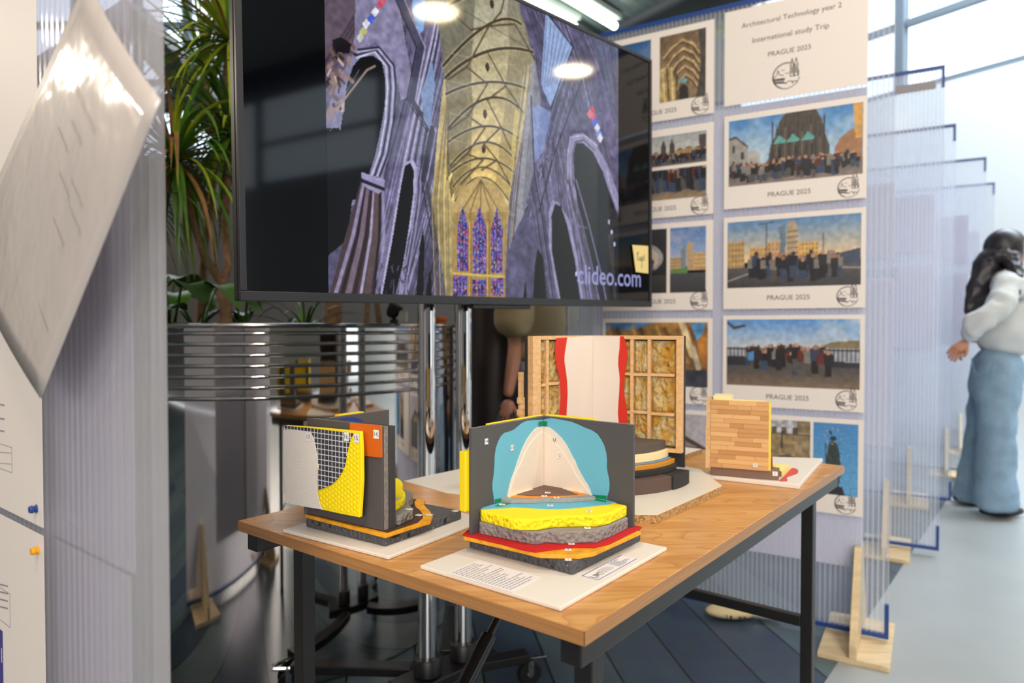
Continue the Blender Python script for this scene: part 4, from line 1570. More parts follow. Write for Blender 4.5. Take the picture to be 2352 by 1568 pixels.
for pts in ([(1060, 40), (1180, 150), (1270, 130)], [(1270, 130), (1330, 60), (1360, -60)], [(1270, 130), (1160, 335), (1060, 400)], [(1270, 130), (1400, 120), (1500, 300)], [(1160, 335), (1262, 420), (1165, 580), (1070, 650)], [(1265, 265), (1355, 430), (1262, 500)], [(1355, 430), (1440, 560)], [(1165, 580), (1250, 640), (1160, 770), (1080, 840)], [(1262, 500), (1330, 635), (1245, 720)], [(1160, 770), (1240, 800), (1130, 920)], [(1330, 635), (1400, 790)], [(1245, 720), (1310, 800), (1235, 850)], [(1310, 800), (1375, 920)]):
    L_(pts, 10, (84, 68, 48), .9)
for x, y in ((1285, 20), (1262, 335), (1250, 570), (1243, 745)):
    cv.ell(*q_([(x, y)])[0], .0075, .012, (62, 52, 38))
for y in (260, 400, 560, 690, 800, 1010):             # tie rods
    L_([(1050, y), (1200, y + 34), (1400, y + 66)], 2.5, (206, 186, 130), .6)
L_([(1090, 20), (1480, 250)], 3, (70, 64, 56))
# right and left nave walls, clerestory strips of gold and grey
for k in range(9):
    L_([(1000 + k * 9, 1480), (985 + k * 10, 1000), (1050 + k * 2, 560)], 5, ((196, 176, 120), (112, 94, 60), (84, 72, 54))[k % 3], .75)
for k in range(9):
    L_([(1352 + k * 10, 1300 - k * 30), (1370 + k * 10, 1000), (1415 + k * 9, 620), (1452 + k * 6, 330)], 6, ((216, 196, 140), (128, 112, 84), (190, 186, 190))[k % 3], .75)
P_([(1395, 820), (1420, 560), (1400, 540), (1380, 760)], (206, 184, 116), .8)
P_([(1480, 330), (1500, 300), (1530, 500), (1500, 830), (1440, 1080), (1400, 1160), (1440, 700)], (150, 150, 160), .85)
for k in range(6):
    L_([(1500 + k * 8, 380), (1470 + k * 9, 700), (1440 + k * 6, 1050)], 4, (66, 66, 84), .8)
# apse: vault cone and three stained lancets
P_([(1080, 1060), (1130, 940), (1225, 880), (1320, 940), (1375, 1060), (1345, 1170), (1100, 1170)], (186, 158, 102), .9)
for x in (1120, 1170, 1228, 1285, 1335):
    L_([(1230, 900), (x, 1080)], 6, (104, 80, 44), .9)
P_([(1090, 1060), (1360, 1060), (1352, 1490), (1080, 1490)], (160, 132, 78), .85)
sg = random.Random(21)
for (xl, xr, yt, yb) in ((1112, 1166, 1025, 1355), (1188, 1256, 1030, 1372), (1280, 1338, 1035, 1365), (1090, 1160, 1378, 1480), (1182, 1256, 1398, 1480), (1282, 1342, 1390, 1480)):
    tip = yb - yt > 200
    sh = [(xl, yt + 110 if tip else yt), ((xl + xr) / 2, yt), (xr, yt + 110 if tip else yt), (xr, yb), (xl, yb)] if tip else [(xl, yt), (xr, yt), (xr, yb), (xl, yb)]
    P_(sh, (70, 56, 130))
    mk = cv.mask(q_(sh))
    for i in range(int((xr - xl) / 6)):
        for j in range(int((yb - yt) / 10)):
            x, y = xl + i * 6 + sg.uniform(-2, 2), yt + j * 10 + sg.uniform(-3, 3)
            c = sg.choice([(60, 90, 220), (40, 60, 170), (130, 90, 220), (200, 60, 90), (220, 150, 220), (150, 130, 210), (30, 30, 90), (90, 170, 220), (236, 90, 70), (240, 190, 120), (20, 16, 40)])
            m1 = cv.mask(q_([(x, y), (x + 6, y + 1), (x + 6, y + 11), (x, y + 10)])) * mk
            cv.put(m1, c, .66)
    L_([((xl + xr) / 2, yt + 20), ((xl + xr) / 2, yb)], 3, (14, 10, 22))
    for k in (1, 3):
        L_([(xl + (xr - xl) * k / 4, yt + 80 if tip else yt), (xl + (xr - xl) * k / 4, yb)], 2, (14, 10, 22), .8)
    for k in range(1, 5):
        L_([(xl, yt + (yb - yt) * k / 5), (xr, yt + (yb - yt) * k / 5)], 1.6, (14, 10, 22), .6)
for xa, xb in ((1166, 1188), (1256, 1280)):
    P_([(xa, 1490), (xa + 3, 1100), ((xa + xb) / 2, 1040), (xb - 3, 1100), (xb, 1490)], (150, 112, 52))
    L_([(xa + 6, 1480), (xa + 8, 1110)], 4, (232, 200, 120))
L_([(1085, 1366), (1345, 1384)], 12, (206, 176, 90))
# right transept wall
for k, (c, w) in enumerate((((150, 148, 190), 16), ((46, 46, 62), 12), ((122, 118, 152), 20), ((28, 28, 38), 10), ((166, 162, 200), 14))):
    L_([(1500 + k * 26, 60), (1640 + k * 16, 360), (1570 + k * 14, 620), (1520 + k * 14, 900)], w * .5, c, .5)
P_([(1555, 60), (1690, 235), (1640, 400), (1580, 540), (1530, 420)], (150, 172, 214))
for k in range(7):
    L_([(1560 + k * 20, 90 + k * 22), (1535 + k * 12, 440 - k * 4)], 4, (70, 72, 104))
L_([(1555, 60), (1690, 235), (1580, 540)], 9, (26, 26, 40))
P_([(1480, 560), (1510, 520), (1580, 560), (1540, 760), (1495, 820)], (132, 150, 200), .8)
for k in range(60):
    rr = random.Random(300 + k)
    t = rr.random()
    x, y = 1720 - 300 * t + rr.uniform(-26, 26), 300 + 880 * t
    L_([(x, y), (x + rr.uniform(-10, 10), y + rr.uniform(8, 26))], rr.uniform(4, 9), rr.choice([(40, 40, 58), (150, 148, 184), (76, 76, 100), (22, 22, 32)]), .8)
L_([(1760, 330), (1600, 760), (1520, 1060)], 7, (16, 16, 26))
L_([(1480, 480), (1500, 900), (1540, 1100), (1590, 1480)], 9, (40, 40, 52))
P_([(1760, 60), (1920, 160), (1920, 700), (1830, 400)], (92, 96, 122), .8)
for k in range(6):
    L_([(1740 + k * 32, 60 + k * 16), (1840 + k * 18, 420 + k * 30)], 8, ((132, 130, 170), (60, 60, 80), (110, 140, 130))[k % 3], .6)
# right arches
A3 = [(1695, 880), (1692, 770), (1705, 715), (1740, 715), (1790, 760), (1840, 860), (1880, 980), (1925, 1100), (1925, 1520), (1830, 1520), (1770, 1280), (1720, 1080)]
P_([(1670, 880), (1668, 740), (1690, 670), (1740, 665), (1800, 710), (1870, 840), (1925, 1000), (1925, 1060), (1700, 1000)], (140, 136, 170))
P_(A3, (24, 30, 36))
for dx in (0, 24):
    L_([(1690 - dx, 960), (1688 - dx, 770), (1702 - dx, 710 - dx), (1745, 700 - dx), (1800 + dx * .4, 752 - dx)], 7, ((58, 56, 76), (186, 182, 214))[dx > 0])
L_([(1640, 880), (1700, 1100), (1760, 1330), (1800, 1500)], 26, (88, 80, 100))
for k, c in enumerate(((150, 144, 196), (52, 46, 56), (128, 120, 164), (30, 26, 32), (142, 134, 186))):
    L_([(1650 + k * 14, 900), (1705 + k * 16, 1120), (1762 + k * 18, 1380), (1786 + k * 18, 1510)], 9, c, .9)
A4 = [(1585, 1260), (1582, 1080), (1600, 1020), (1630, 1030), (1660, 1120), (1700, 1300), (1730, 1510), (1630, 1510)]
P_([(x + (12 if x > 1640 else -14), y - 20) for x, y in A4], (146, 142, 178))
P_(A4, BLK)
P_([(1490, 1500), (1500, 1320), (1515, 1240), (1540, 1290), (1560, 1500)], BLK)
P_([(1440, 1500), (1452, 1400), (1462, 1500)], BLK)
L_([(1720, 1130), (1760, 1140)], 8, (110, 100, 120))
for x, y, c in ((1785, 550, (200, 60, 80)), (1792, 585, (220, 80, 100)), (1800, 610, (70, 100, 220)), (1812, 640, (220, 220, 236)), (1822, 670, (120, 150, 230)), (1775, 570, (226, 120, 130)), (1826, 690, (226, 230, 240))):
    P_([(x - 16, y), (x, y - 24), (x + 16, y), (x, y + 24)], c, .9)
L_([(1860, 860), (1885, 960), (1916, 1040)], 8, (170, 164, 206))
P_([(1865, 1180), (1890, 1150), (1905, 1480), (1895, 1505)], (70, 64, 66), .8)
for x, y in ((1870, 1110), (1884, 1160), (1898, 1220), (1706, 1370), (1718, 1400)):
    cv.ell(*q_([(x, y)])[0], .004, .007, (214, 214, 240))
cv.noise(.10, 150, 7)
pic_m = attr_mat('screen_picture', .055, emit=1.0, spec=.3)
cv.build('picture', MV @ Vector((ax0, ay0, -.0002)), VX, VZ, pic_m, scr)
q0, q1 = MVi @ V(1327, 633, VB, VN), MVi @ V(1472, 640, VB, VN)
tx = text('web_address', 'clideo.com', .084, MV @ frame(((q0.x + q1.x) / 2, (q0.y + q1.y) / 2, .0002), (1, 0, 0), (0, 1, 0), (0, 0, 1)), pm('screen_text', (6, 6, 10), .2), scr, bold=.0008)
_sb = MATS['screen_text'].node_tree.nodes['Principled BSDF']
_sb.inputs['Emission Color'].default_value = (*lin((152, 154, 206)), 1)
_sb.inputs['Emission Strength'].default_value = .9
k = (q1.x - q0.x) / max(1e-6, (max((MVi @ v.co).x for v in tx.data.vertices) - min((MVi @ v.co).x for v in tx.data.vertices)))
cxm = sum((MVi @ v.co).x for v in tx.data.vertices) / len(tx.data.vertices)
for v in tx.data.vertices:
    p = MVi @ v.co
    p.x = cxm + (p.x - cxm) * k
    v.co = MV @ p
# sticky note on the screen corner
nt_ = [V(1300 + x / 8.709, 540 + y / 8.711, VB + VN * .0045, VN) for x, y in ((1325, 195), (1640, 215), (1643, 765), (1395, 735))]
note = MB().slab(nt_, VN * .0008).build('sticky_note', pm('pale_yellow_note', (226, 206, 138), .7), None)
tag(note, 'pale yellow sticky note with handwriting on the lower right corner of the screen', 'sticky note')
NM = frame(sum(nt_, Vector()) / 4 + VN * .0011, VX, VZ, VN)
m = MB()
for pts in ([(-.026, .018), (-.014, .024)], [(-.02, .022), (-.021, .004), (-.016, .001)], [(-.008, .012), (-.012, .006), (-.008, .001), (-.004, .010), (-.003, .001)], [(.003, .014), (.002, -.018)], [(.003, .012), (.009, .010), (.007, .003), (.003, .004)], [(.018, .018), (.012, .013), (.018, .008), (.013, .002)]):
    m.tube([NM @ Vector((x * 1.1, y * 1.3 - .008, 0)) for x, y in pts], .0011, 5)
m.build('handwriting', ink, note)

# the stand
S1 = Vector(((980 - 1176) / 1600 * 1.95, 1.95, 0))
S2 = S1 + Vector((.70, .713, 0)) * .135
SD = Vector((.70, .713, 0))
SB_ = Vector((-SD.y, SD.x, 0))                         # to the back
st = thing('screen_stand', 'chrome twin pole screen trolley with black base legs and casters behind the table', 'stand', (S1 + S2) / 2)
for p in (S1, S2):
    MB().tube([p + Vector((0, 0, .14)), p + Vector((0, 0, 1.72))], .026, 28).build('pole', chrome, st, 50)
    MB().lathe([(.028, .105), (.040, .107), (.040, .150), (.036, .155), (.0265, .155)], 24, Matrix.Translation(p)).build('collar', black_plastic, st, 40)
    m = MB().tube([p + Vector((0, 0, 1.7205)), p + Vector((0, 0, 1.728))], .027, 24).build('pole_cap', black_plastic, st, 40)
MBk = frame((S1 + S2) / 2 + Vector((0, 0, 0)), SD, -SB_, (0, 0, 1))
MB().box(-.22, .22, .028, .05, 1.30, 1.62, MBk).build('mount_plate', black_steel, st, bevel=.003)
for z in (1.36, 1.56):
    MB().box(-.1, .1, -.03, .027, z, z + .03, MBk).build('pole_clamp', black_steel, st, bevel=.003)
MB().box(-.17, .17, -.05, .05, .075, .104, MBk).build('base_bar', black_steel, st, bevel=.004)
casters = []
ctr = (S1 + S2) / 2
tips = [G(1212, 1516, .075), ctr + SD * -.42 - SB_ * .20, ctr + SD * .30 + SB_ * .32, ctr + SD * -.30 + SB_ * .34]
for tpt in tips:
    e = Vector((tpt.x, tpt.y, .09))
    d = (e - ctr)
    d.z = 0
    s_ = ctr + d.normalized() * .10 + Vector((0, 0, .09))
    MB().bar(s_, e, .05, .026).build('base_leg', black_steel, st, bevel=.003)
    c = thing('x', None, None, (0, 0, 0)) if False else None
    side = d.normalized().cross(Vector((0, 0, 1)))
    wc = Vector((tpt.x, tpt.y, .038)) + d.normalized() * .005
    wh = MB().lathe([(.012, -.011), (.034, -.011), (.038, -.006), (.038, .006), (.034, .011), (.012, .011)], 28, frame(wc, d.normalized(), Vector((0, 0, 1)), side)).build('caster_wheel', black_plastic, st, 40)
    MB().lathe([(.0005, -.013), (.011, -.013), (.011, .013), (.0005, .013)], 16, frame(wc, d.normalized(), Vector((0, 0, 1)), side)).build('hub', chrome, wh, 40)
    for sgn in (-1, 1):
        MB().bar(wc + side * .016 * sgn, wc + side * .016 * sgn + Vector((0, 0, .042)), .018, .003, up=side).build('fork', chrome, wh)
    MB().bar(wc + Vector((0, 0, .045)) - d.normalized() * .02, wc + Vector((0, 0, .04)) + d.normalized() * .055, .016, .006).build('brake_lever', chrome, wh, bevel=.002)
# sloping black strut with a thick sleeve, seen under the table
s0, s1 = D(1150, 1408, 1.30), D(1058, 1590, 1.19)
dd = (s1 - s0).normalized()
spt = [s0 - dd * .20, s0 + dd * .45 * (s1 - s0).length]
jk = thing('support_strut', 'glossy black rod with a thick sleeve leaning under the table front', 'strut', Vector((s1.x, s1.y, 0)))
# runs from the table's cross rail down to the floor
a_ = s0 + (s0 - s1) * .30
b_ = s0 + (s1 - s0) * ((s0.z - .03) / (s0.z - s1.z))
MB().tube([a_, s0 + (s1 - s0) * .9], .0078, 16).build('rod', pm('gloss_black_metal', (16, 16, 18), .2), jk, 50)
k0, k1 = s0 + (s1 - s0) * .30, s0 + (s1 - s0) * .98
MB().tube([k0, k0 + (k1 - k0) * .02, k1], [.0125, .0148, .0148], 24).build('sleeve', pm('gloss_black_metal', (16, 16, 18), .2), jk, 40)
MB().tube([k1 + (k1 - k0) * .002, b_], .0075, 16).build('lower_rod', pm('gloss_black_metal', (16, 16, 18), .2), jk, 50)
MB().tube([b_, Vector((b_.x, b_.y, 0))], .02, 16).build('rubber_foot', black_plastic, jk, 50)

# ------------------------------------------------------------------ display panels of multiwall sheet
PITCHF = .0165
clear_sheet = poly_mat('clear_multiwall_sheet', .86, .66)
near_sheet = poly_mat('hazy_multiwall_sheet', .68, .60, (.95, .93, .985))


class Panel:
    def __init__(s, edge, deg, width, z0, z1, label, near_h=None, feet=(.09, 1.08), mat=None, top=True, group='display panels'):
        """edge: foot of the right edge; deg: heading of the sheet (angle left of straight ahead)"""
        s.E = Vector((edge[0], edge[1], 0))
        s.d = Vector((-math.sin(rad(deg)), math.cos(rad(deg)), 0))
        n = Vector((s.d.y, -s.d.x, 0))
        s.n = n if n.dot(EYE - s.E) > 0 else -n          # towards the viewer
        s.z0, s.z1, s.w = z0, z1, width
        s.o = thing('display_panel', label, 'display panel', s.E + s.d * width / 2, group)
        T = .016
        m = MB()
        uvs = m.bm.loops.layers.uv.new('UVMap')
        m.slab([s.P(0, z0), s.P(width, z0), s.P(width, z1), s.P(0, z1)], -s.n * T)
        for f in m.bm.faces:
            for l in f.loops:
                q = l.vert.co - s.E
                u = q.dot(s.d) / PITCHF
                if abs(f.normal.dot(s.d)) > .5 if f.normal.length else False:
                    u = q.dot(s.n) / .016 + .5
                l[uvs].uv = (u, q.z)
        s.sheet = m.build('sheet', mat or clear_sheet, s.o)
        m = MB()
        m.slab([s.P(-.0008, z0 - .001, .001), s.P(width + .0008, z0 - .001, .001), s.P(width + .0008, z0 + .014, .001), s.P(-.0008, z0 + .014, .001)], -s.n * (T + .002))
        m.build('bottom_tape', blue_tape, s.o)
        m = MB()
        m.slab([s.P(-.001, z0 + .0142, .001), s.P(.012, z0 + .0142, .001), s.P(.012, z0 + .115, .001), s.P(-.001, z0 + .115, .001)], -s.n * (T + .002))
        m.build('corner_tape', blue_tape, s.o)
        if top:
            m = MB()
            m.slab([s.P(-.0008, z1 - .014, .001), s.P(width + .0008, z1 - .014, .001), s.P(width + .0008, z1 + .001, .001), s.P(-.0008, z1 + .001, .001)], -s.n * (T + .002))
            m.build('top_tape', blue_tape, s.o)
            m = MB()
            m.slab([s.P(-.001, z1 - .10, .001), s.P(.012, z1 - .10, .001), s.P(.012, z1 - .0142, .001), s.P(-.001, z1 - .0142, .001)], -s.n * (T + .002))
            m.build('corner_tape', blue_tape, s.o)
        for a in feet:
            M = frame(s.E + s.d * a, s.d, s.n, (0, 0, 1))
            ft = MB().prism([(.004, .0181), (.19, .0181), (.19, .06), (.035, .335), (.0035, .335)], -.011, .011, frame(s.E + s.d * a, s.n, (0, 0, 1), s.d)).build('foot', ply, s.o, bevel=.0015)
            MB().prism([(-.19, .0181), (-.02, .0181), (-.02, .335), (-.05, .335), (-.19, .06)], -.011, .011, frame(s.E + s.d * a, s.n, (0, 0, 1), s.d)).build('foot', ply, s.o, bevel=.0015)
            MB().box(-.105, .105, -.19, .19, 0, .018, M).build('foot_plate', ply, ft, bevel=.0015)

    def P(s, a, z, off=0):
        return s.E + s.d * a + s.n * off + Vector((0, 0, z))

    def at(s, px, py, off=0):                         # (along, height) of the point seen at a pixel
        p = V(px, py, s.E + s.n * off, s.n)
        return (p - s.E).dot(s.d), p.z

    def M(s, a, z, off, back=False):                  # x to the viewer's right, y up, z out
        return frame(s.P(a, z, off), -s.d, (0, 0, 1), s.n) if not back else frame(s.P(a, z, off), s.d, (0, 0, 1), -s.n)


PA = Panel((1.27, 2.33), 59.1, 1.205, .03, 2.28, 'clear fluted display panel with the study trip posters behind the table', feet=(.092, 1.10))


def strokes(m, M, pts, w):
    for (x0, y0), (x1, y1) in zip(pts, pts[1:]):
        d = math.hypot(x1 - x0, y1 - y0) or 1
        ox, oy = -(y1 - y0) / d * w / 2, (x1 - x0) / d * w / 2
        ex, ey = (x1 - x0) / d * w * .3, (y1 - y0) / d * w * .3
        m.poly([M @ Vector((x, y, 0)) for x, y in ((x0 - ex + ox, y0 - ey + oy), (x0 - ex - ox, y0 - ey - oy), (x1 + ex - ox, y1 + ey - oy), (x1 + ex + ox, y1 + ey + oy))])


def emblem(M, r, parent):
    """round line drawing of a riverside town with two pointed towers and a bridge"""
    m = MB()
    arc = lambda cx, cy, q, a0, a1, n=18: [(cx + q * math.cos(rad(a0 + (a1 - a0) * k / n)), cy + q * math.sin(rad(a0 + (a1 - a0) * k / n))) for k in range(n + 1)]
    w = r * .055
    strokes(m, M, arc(0, 0, r, 60, 345, 30), w)
    strokes(m, M, arc(-.02 * r, 0, r * .93, 75, 250, 24), w * .6)
    for x in (.42, .72):                              # towers
        strokes(m, M, [(r * (x - .12), -.1 * r), (r * (x - .12), .75 * r), (r * x, 1.25 * r), (r * (x + .12), .75 * r), (r * (x + .12), -.1 * r)], w)
        strokes(m, M, [(r * (x - .12), .72 * r), (r * (x + .12), .72 * r)], w)
        strokes(m, M, [(r * x, .1 * r), (r * x, .6 * r)], w * 1.6)
    strokes(m, M, [(.28 * r, -.12 * r), (.9 * r, -.12 * r), (.9 * r, .3 * r)], w)
    strokes(m, M, [(-.95 * r, -.1 * r), (-.7 * r, .15 * r), (-.6 * r, .5 * r), (-.5 * r, .15 * r), (-.2 * r, .05 * r)], w)
    for k in range(6):
        strokes(m, M, [(-.85 * r + k * .13 * r, -.15 * r - (k % 2) * .05 * r), (-.85 * r + k * .13 * r, -.5 * r)], w * 1.5)
    strokes(m, M, [(-.9 * r, -.18 * r), (-.1 * r, -.22 * r)], w * 2)
    strokes(m, M, [(-.85 * r, -.45 * r), (-.05 * r, -.55 * r)], w * 1.6)
    strokes(m, M, arc(.25 * r, -.75 * r, .3 * r, 20, 160, 10), w)
    strokes(m, M, arc(.62 * r, -.72 * r, .22 * r, 20, 160, 10), w)
    strokes(m, M, arc(.1 * r, .3 * r, .16 * r, 200, 340, 6), w * .7)
    strokes(m, M, arc(-.25 * r, .55 * r, .12 * r, 200, 340, 6), w * .7)
    return m.build('emblem', ink, parent)


photo_m = attr_mat('photo_print', .45)


def sheet_on(pn, s0, s1, z0, z1, name, label, cat, group, off=.0012, mat=None, th=.0007):
    o = MB().slab([pn.P(s0, z0, off), pn.P(s1, z0, off), pn.P(s1, z1, off), pn.P(s0, z1, off)], pn.n * (th if off > 0 else -th)).build(name, mat or paper, None)
    return tag(o, label, cat, group)


def add_photo(pn, s0, s1, z0, z1, u0, v0, u1, v1, parent, paint, n):
    """paint(canvas) fills the picture that covers the fraction u0..u1, v0..v1 (v downwards) of the sheet"""
    w, h = (s1 - s0) * (u1 - u0), (z1 - z0) * (v1 - v0)
    c = Cv(1.0, h / w, n)
    paint(c, h / w)
    c.noise(.10, 40, 77)
    c.X, c.Y, c.w, c.h = c.X * w, c.Y * w, w, h
    a = s1 - (s1 - s0) * u0
    return c.build('photo', pn.P(a, z1 - (z1 - z0) * v1, .0022), -pn.d, Vector((0, 0, 1)), photo_m, parent)


def ph_church(c, h):
    c.grad((66, 124, 186), (150, 186, 212), 0, h * .75)
    c.clouds(h * .7, 5, (214, 218, 222), .5)
    c.poly([(0, h * .28), (.06, h * .26), (.155, h * .42), (.15, h * .75), (0, h * .86)], (150, 148, 144))
    c.poly([(0, h * .26), (.06, h * .24), (.16, h * .42), (.15, h * .44), (.06, h * .28), (0, h * .3)], (88, 70, 62))
    for x, y in ((.03, .38), (.10, .5), (.03, .62), (.09, .68)):
        c.poly([(x, y * h), (x + .022, y * h), (x + .022, y * h + .06), (x, y * h + .06)], (60, 60, 66))
    c.poly([(.15, h * .5), (.22, h * .48), (.25, h * .56), (.25, h * .75), (.15, h * .8)], (168, 166, 166))
    c.poly([(.80, h * .62), (.84, h * .46), (.92, h * .36), (1, h * .34), (1, h * .8), (.8, h * .8)], (150, 110, 78))
    c.poly([(.93, 0), (1, 0), (1, h * .5), (.95, h * .5)], (196, 150, 78))
    c.poly([(.30, h * .85), (.33, h * .45), (.36, h * .34), (.40, h * .1), (.46, -.02), (.66, -.02), (.71, h * .15), (.74, h * .4), (.77, h * .55), (.77, h * .85)], (72, 66, 62))
    for k in range(13):
        x = .345 + k * .032
        c.line([(x, h * (.16 + .1 * (k % 3))), (x, h * .75)], .010, (104, 94, 80) if k % 2 else (46, 44, 46))
        c.poly([(x - .008, h * (.2 + .1 * (k % 3))), (x, h * (.02 + .1 * (k % 3))), (x + .008, h * (.2 + .1 * (k % 3)))], (54, 50, 52))
    for x in (.40, .50, .61):
        c.poly([(x - .05, h * .43), (x, h * .31), (x + .05, h * .40), (x + .04, h * .43)], (92, 160, 154))
    for x in (.40, .52, .64):
        c.line([(x, h * .5), (x, h * .7)], .014, (24, 30, 44))
    c.grad((104, 96, 96), (128, 116, 112), h * .80, h)
    crowd(c, .02, .98, h * .88, .11, 64, 3)
    crowd(c, .10, .84, h * .95, .14, 30, 4)


def ph_street(c, h):
    c.grad((88, 130, 178), (232, 200, 150), 0, h * .62)
    c.clouds(h * .6, 11, (176, 176, 190), .5)
    facade(c, 0, .14, h * .3, h * .72, (182, 150, 100), (110, 92, 70), 5, 5)
    facade(c, .18, .34, h * .4, h * .7, (196, 158, 100), (120, 96, 66), 6, 4)
    facade(c, .32, .46, h * .33, h * .7, (186, 150, 108), (110, 90, 76), 5, 5)
    facade(c, .55, .70, h * .36, h * .68, (206, 166, 96), (134, 106, 70), 6, 5)
    c.poly([(.40, h * .12), (.45, h * .08), (.46, h * .25), (.45, h * .7), (.40, h * .7), (.42, h * .35)], (96, 118, 134))
    c.poly([(.465, h * .2), (.48, h * .06), (.52, h * .03), (.545, h * .14), (.55, h * .68), (.465, h * .68)], (170, 150, 122))
    for k in range(6):
        c.line([(.47, h * (.2 + .08 * k)), (.55, h * (.19 + .08 * k))], .008, (90, 84, 80))
    c.poly([(.70, h * .6), (1, h * .48), (1, h * .75), (.7, h * .75)], (62, 72, 92))
    c.line([(.31, h * .06), (.31, h * .7)], .008, (60, 66, 78))
    c.line([(.25, h * .06), (.37, h * .04)], .008, (60, 66, 78))
    c.line([(.735, h * .25), (.735, h * .6)], .008, (90, 80, 80))
    c.grad((82, 80, 84), (58, 58, 62), h * .70, h)
    c.line([(0, h * .9), (.25, h * .74)], .01, (160, 156, 150))
    c.line([(.8, h * .74), (1, h * .76)], .012, (150, 146, 140))
    crowd(c, .22, .86, h * .84, .16, 40, 7)
    crowd(c, .18, .84, h * .89, .19, 18, 9)


def ph_river(c, h):
    c.grad((86, 140, 204), (196, 200, 206), 0, h * .45)
    c.clouds(h * .45, 21, (224, 222, 218), .85)
    c.poly([(.7, h * .42), (.8, h * .33), (1, h * .3), (1, h * .5), (.7, h * .5)], (128, 112, 84))
    c.grad((168, 172, 180), (150, 156, 166), h * .42, h * .62)
    c.poly([(0, h * .55), (1, h * .62), (1, h * .76), (0, h * .70)], (40, 42, 50))
    for k in range(34):
        c.line([(k / 33, h * .43), (k / 33, h * .6)], .008, (44, 48, 56))
    c.line([(0, h * .44), (1, h * .45)], .012, (38, 42, 50))
    c.grad((70, 68, 72), (128, 108, 90), h * .69, h)
    for k in range(7):
        c.line([(0, h * (.74 + .04 * k)), (1, h * (.77 + .04 * k))], .004, (62, 56, 52), .5)
    c.line([(0, .02), (.06, .07), (.14, .05)], .02, (70, 56, 50))
    crowd(c, .17, .76, h * .69, .15, 52, 13)
    crowd(c, .20, .80, h * .73, .17, 18, 14)
    crowd(c, .50, .80, h * .80, .21, 7, 15)
    c.poly([(.17, h * .5), (.22, h * .48), (.22, h * .62), (.17, h * .62)], (74, 130, 190))


def ph_gate(c, h):
    c.grad((172, 174, 182), (190, 188, 190), 0, h * .5)
    c.poly([(0, h * .18), (.5, h * .2), (1, h * .16), (1, h), (0, h)], (146, 126, 92))
    c.poly([(.68, -.02), (1, -.02), (1, h * .5), (.68, h * .5)], (134, 118, 92))
    for x in (.04, .28, .56):
        c.poly([(x, h * .1), (x + .13, h * .1), (x + .13, h * .2), (x, h * .2)], (92, 84, 70))
    c.line([(0, h * .2), (1, h * .2)], .03, (84, 78, 68))
    c.line([(.3, h * .18), (.3, h * .4)], .05, (60, 62, 66))
    c.ell(.42, h * .78, .5, h * .28, (84, 84, 86))
    c.ell(.42, h * .82, .36, h * .24, (30, 32, 36))
    c.poly([(.06, h * .82), (.78, h * .82), (.78, h), (.06, h)], (30, 32, 36))
    c.noise(.25, 12, 31)


def ph_statue(c, h):
    c.grad((70, 132, 190), (96, 158, 206), 0, h)
    c.poly([(.30, h * .68), (.32, h * .40), (.36, h * .28), (.44, h * .25), (.54, h * .28), (.6, h * .42), (.62, h * .68), (.58, h * .9), (.36, h * .9)], (52, 62, 62))
    c.ell(.45, h * .215, .075, h * .036, (46, 54, 52))
    c.line([(.28, h * .30), (.30, h * .6)], .03, (70, 80, 82))
    c.line([(.38, h * .12), (.40, h * .15)], .05, (40, 50, 52))
    for k in range(9):
        t = rad(20 + k * 40)
        c.ell(.46 + .19 * math.cos(t), h * .185 + .19 * math.sin(t), .018, .018, (176, 150, 90))
    c.poly([(.30, h * .88), (.66, h * .88), (.72, h), (.24, h)], (46, 40, 40))
    c.noise(.2, 20, 41, (c.Y > h * .25) * (abs(c.X - .45) < .2))


def ph_sky_tower(c, h):
    c.grad((40, 84, 138), (96, 140, 186), 0, h * .6)
    c.grad((96, 140, 186), (206, 190, 176), h * .6, h)
    c.clouds(h * .8, 51, (120, 130, 160), .5)
    c.poly([(0, h * .45), (.1, h * .45), (.3, h * .42), (.42, h * .22), (.5, h * .2), (.58, h * .42), (.8, h * .5), (.84, h * .6), (1, h * .62), (1, h), (0, h)], (58, 60, 86))
    c.poly([(0, h * .7), (1, h * .72), (1, h), (0, h)], (40, 42, 64))


def ph_vault(c, h):
    c.grad((112, 92, 70), (126, 108, 84), 0, h)
    for k in range(5):
        y = h * (.18 + .13 * k)
        q = [(.1 + .08 * k, y + .2), (.3 + .04 * k, y), (.5 + .02 * k, y - .1), (.72, y + .02), (.86, y + .25)]
        c.line(q, .05, (186, 158, 116))
        c.line([(x, yy + .05) for x, yy in q], .03, (76, 60, 46))
    c.poly([(0, h * .5), (.2, h * .45), (.36, h * .7), (.4, h), (0, h)], (164, 142, 96))
    for k in range(4):
        c.line([(.06 + k * .1, h * .5), (.12 + k * .09, h)], .04, (86, 70, 52) if k % 2 else (206, 186, 134))
    c.poly([(.84, 0), (1, 0), (1, h), (.8, h), (.9, h * .5)], (66, 62, 62))
    c.ell(.52, h * .72, .09, h * .035, (110, 156, 170))
    c.poly([(.42, h), (.44, h * .82), (.53, h * .77), (.62, h * .82), (.64, h)], (46, 42, 44))
    c.noise(.2, 16, 61)


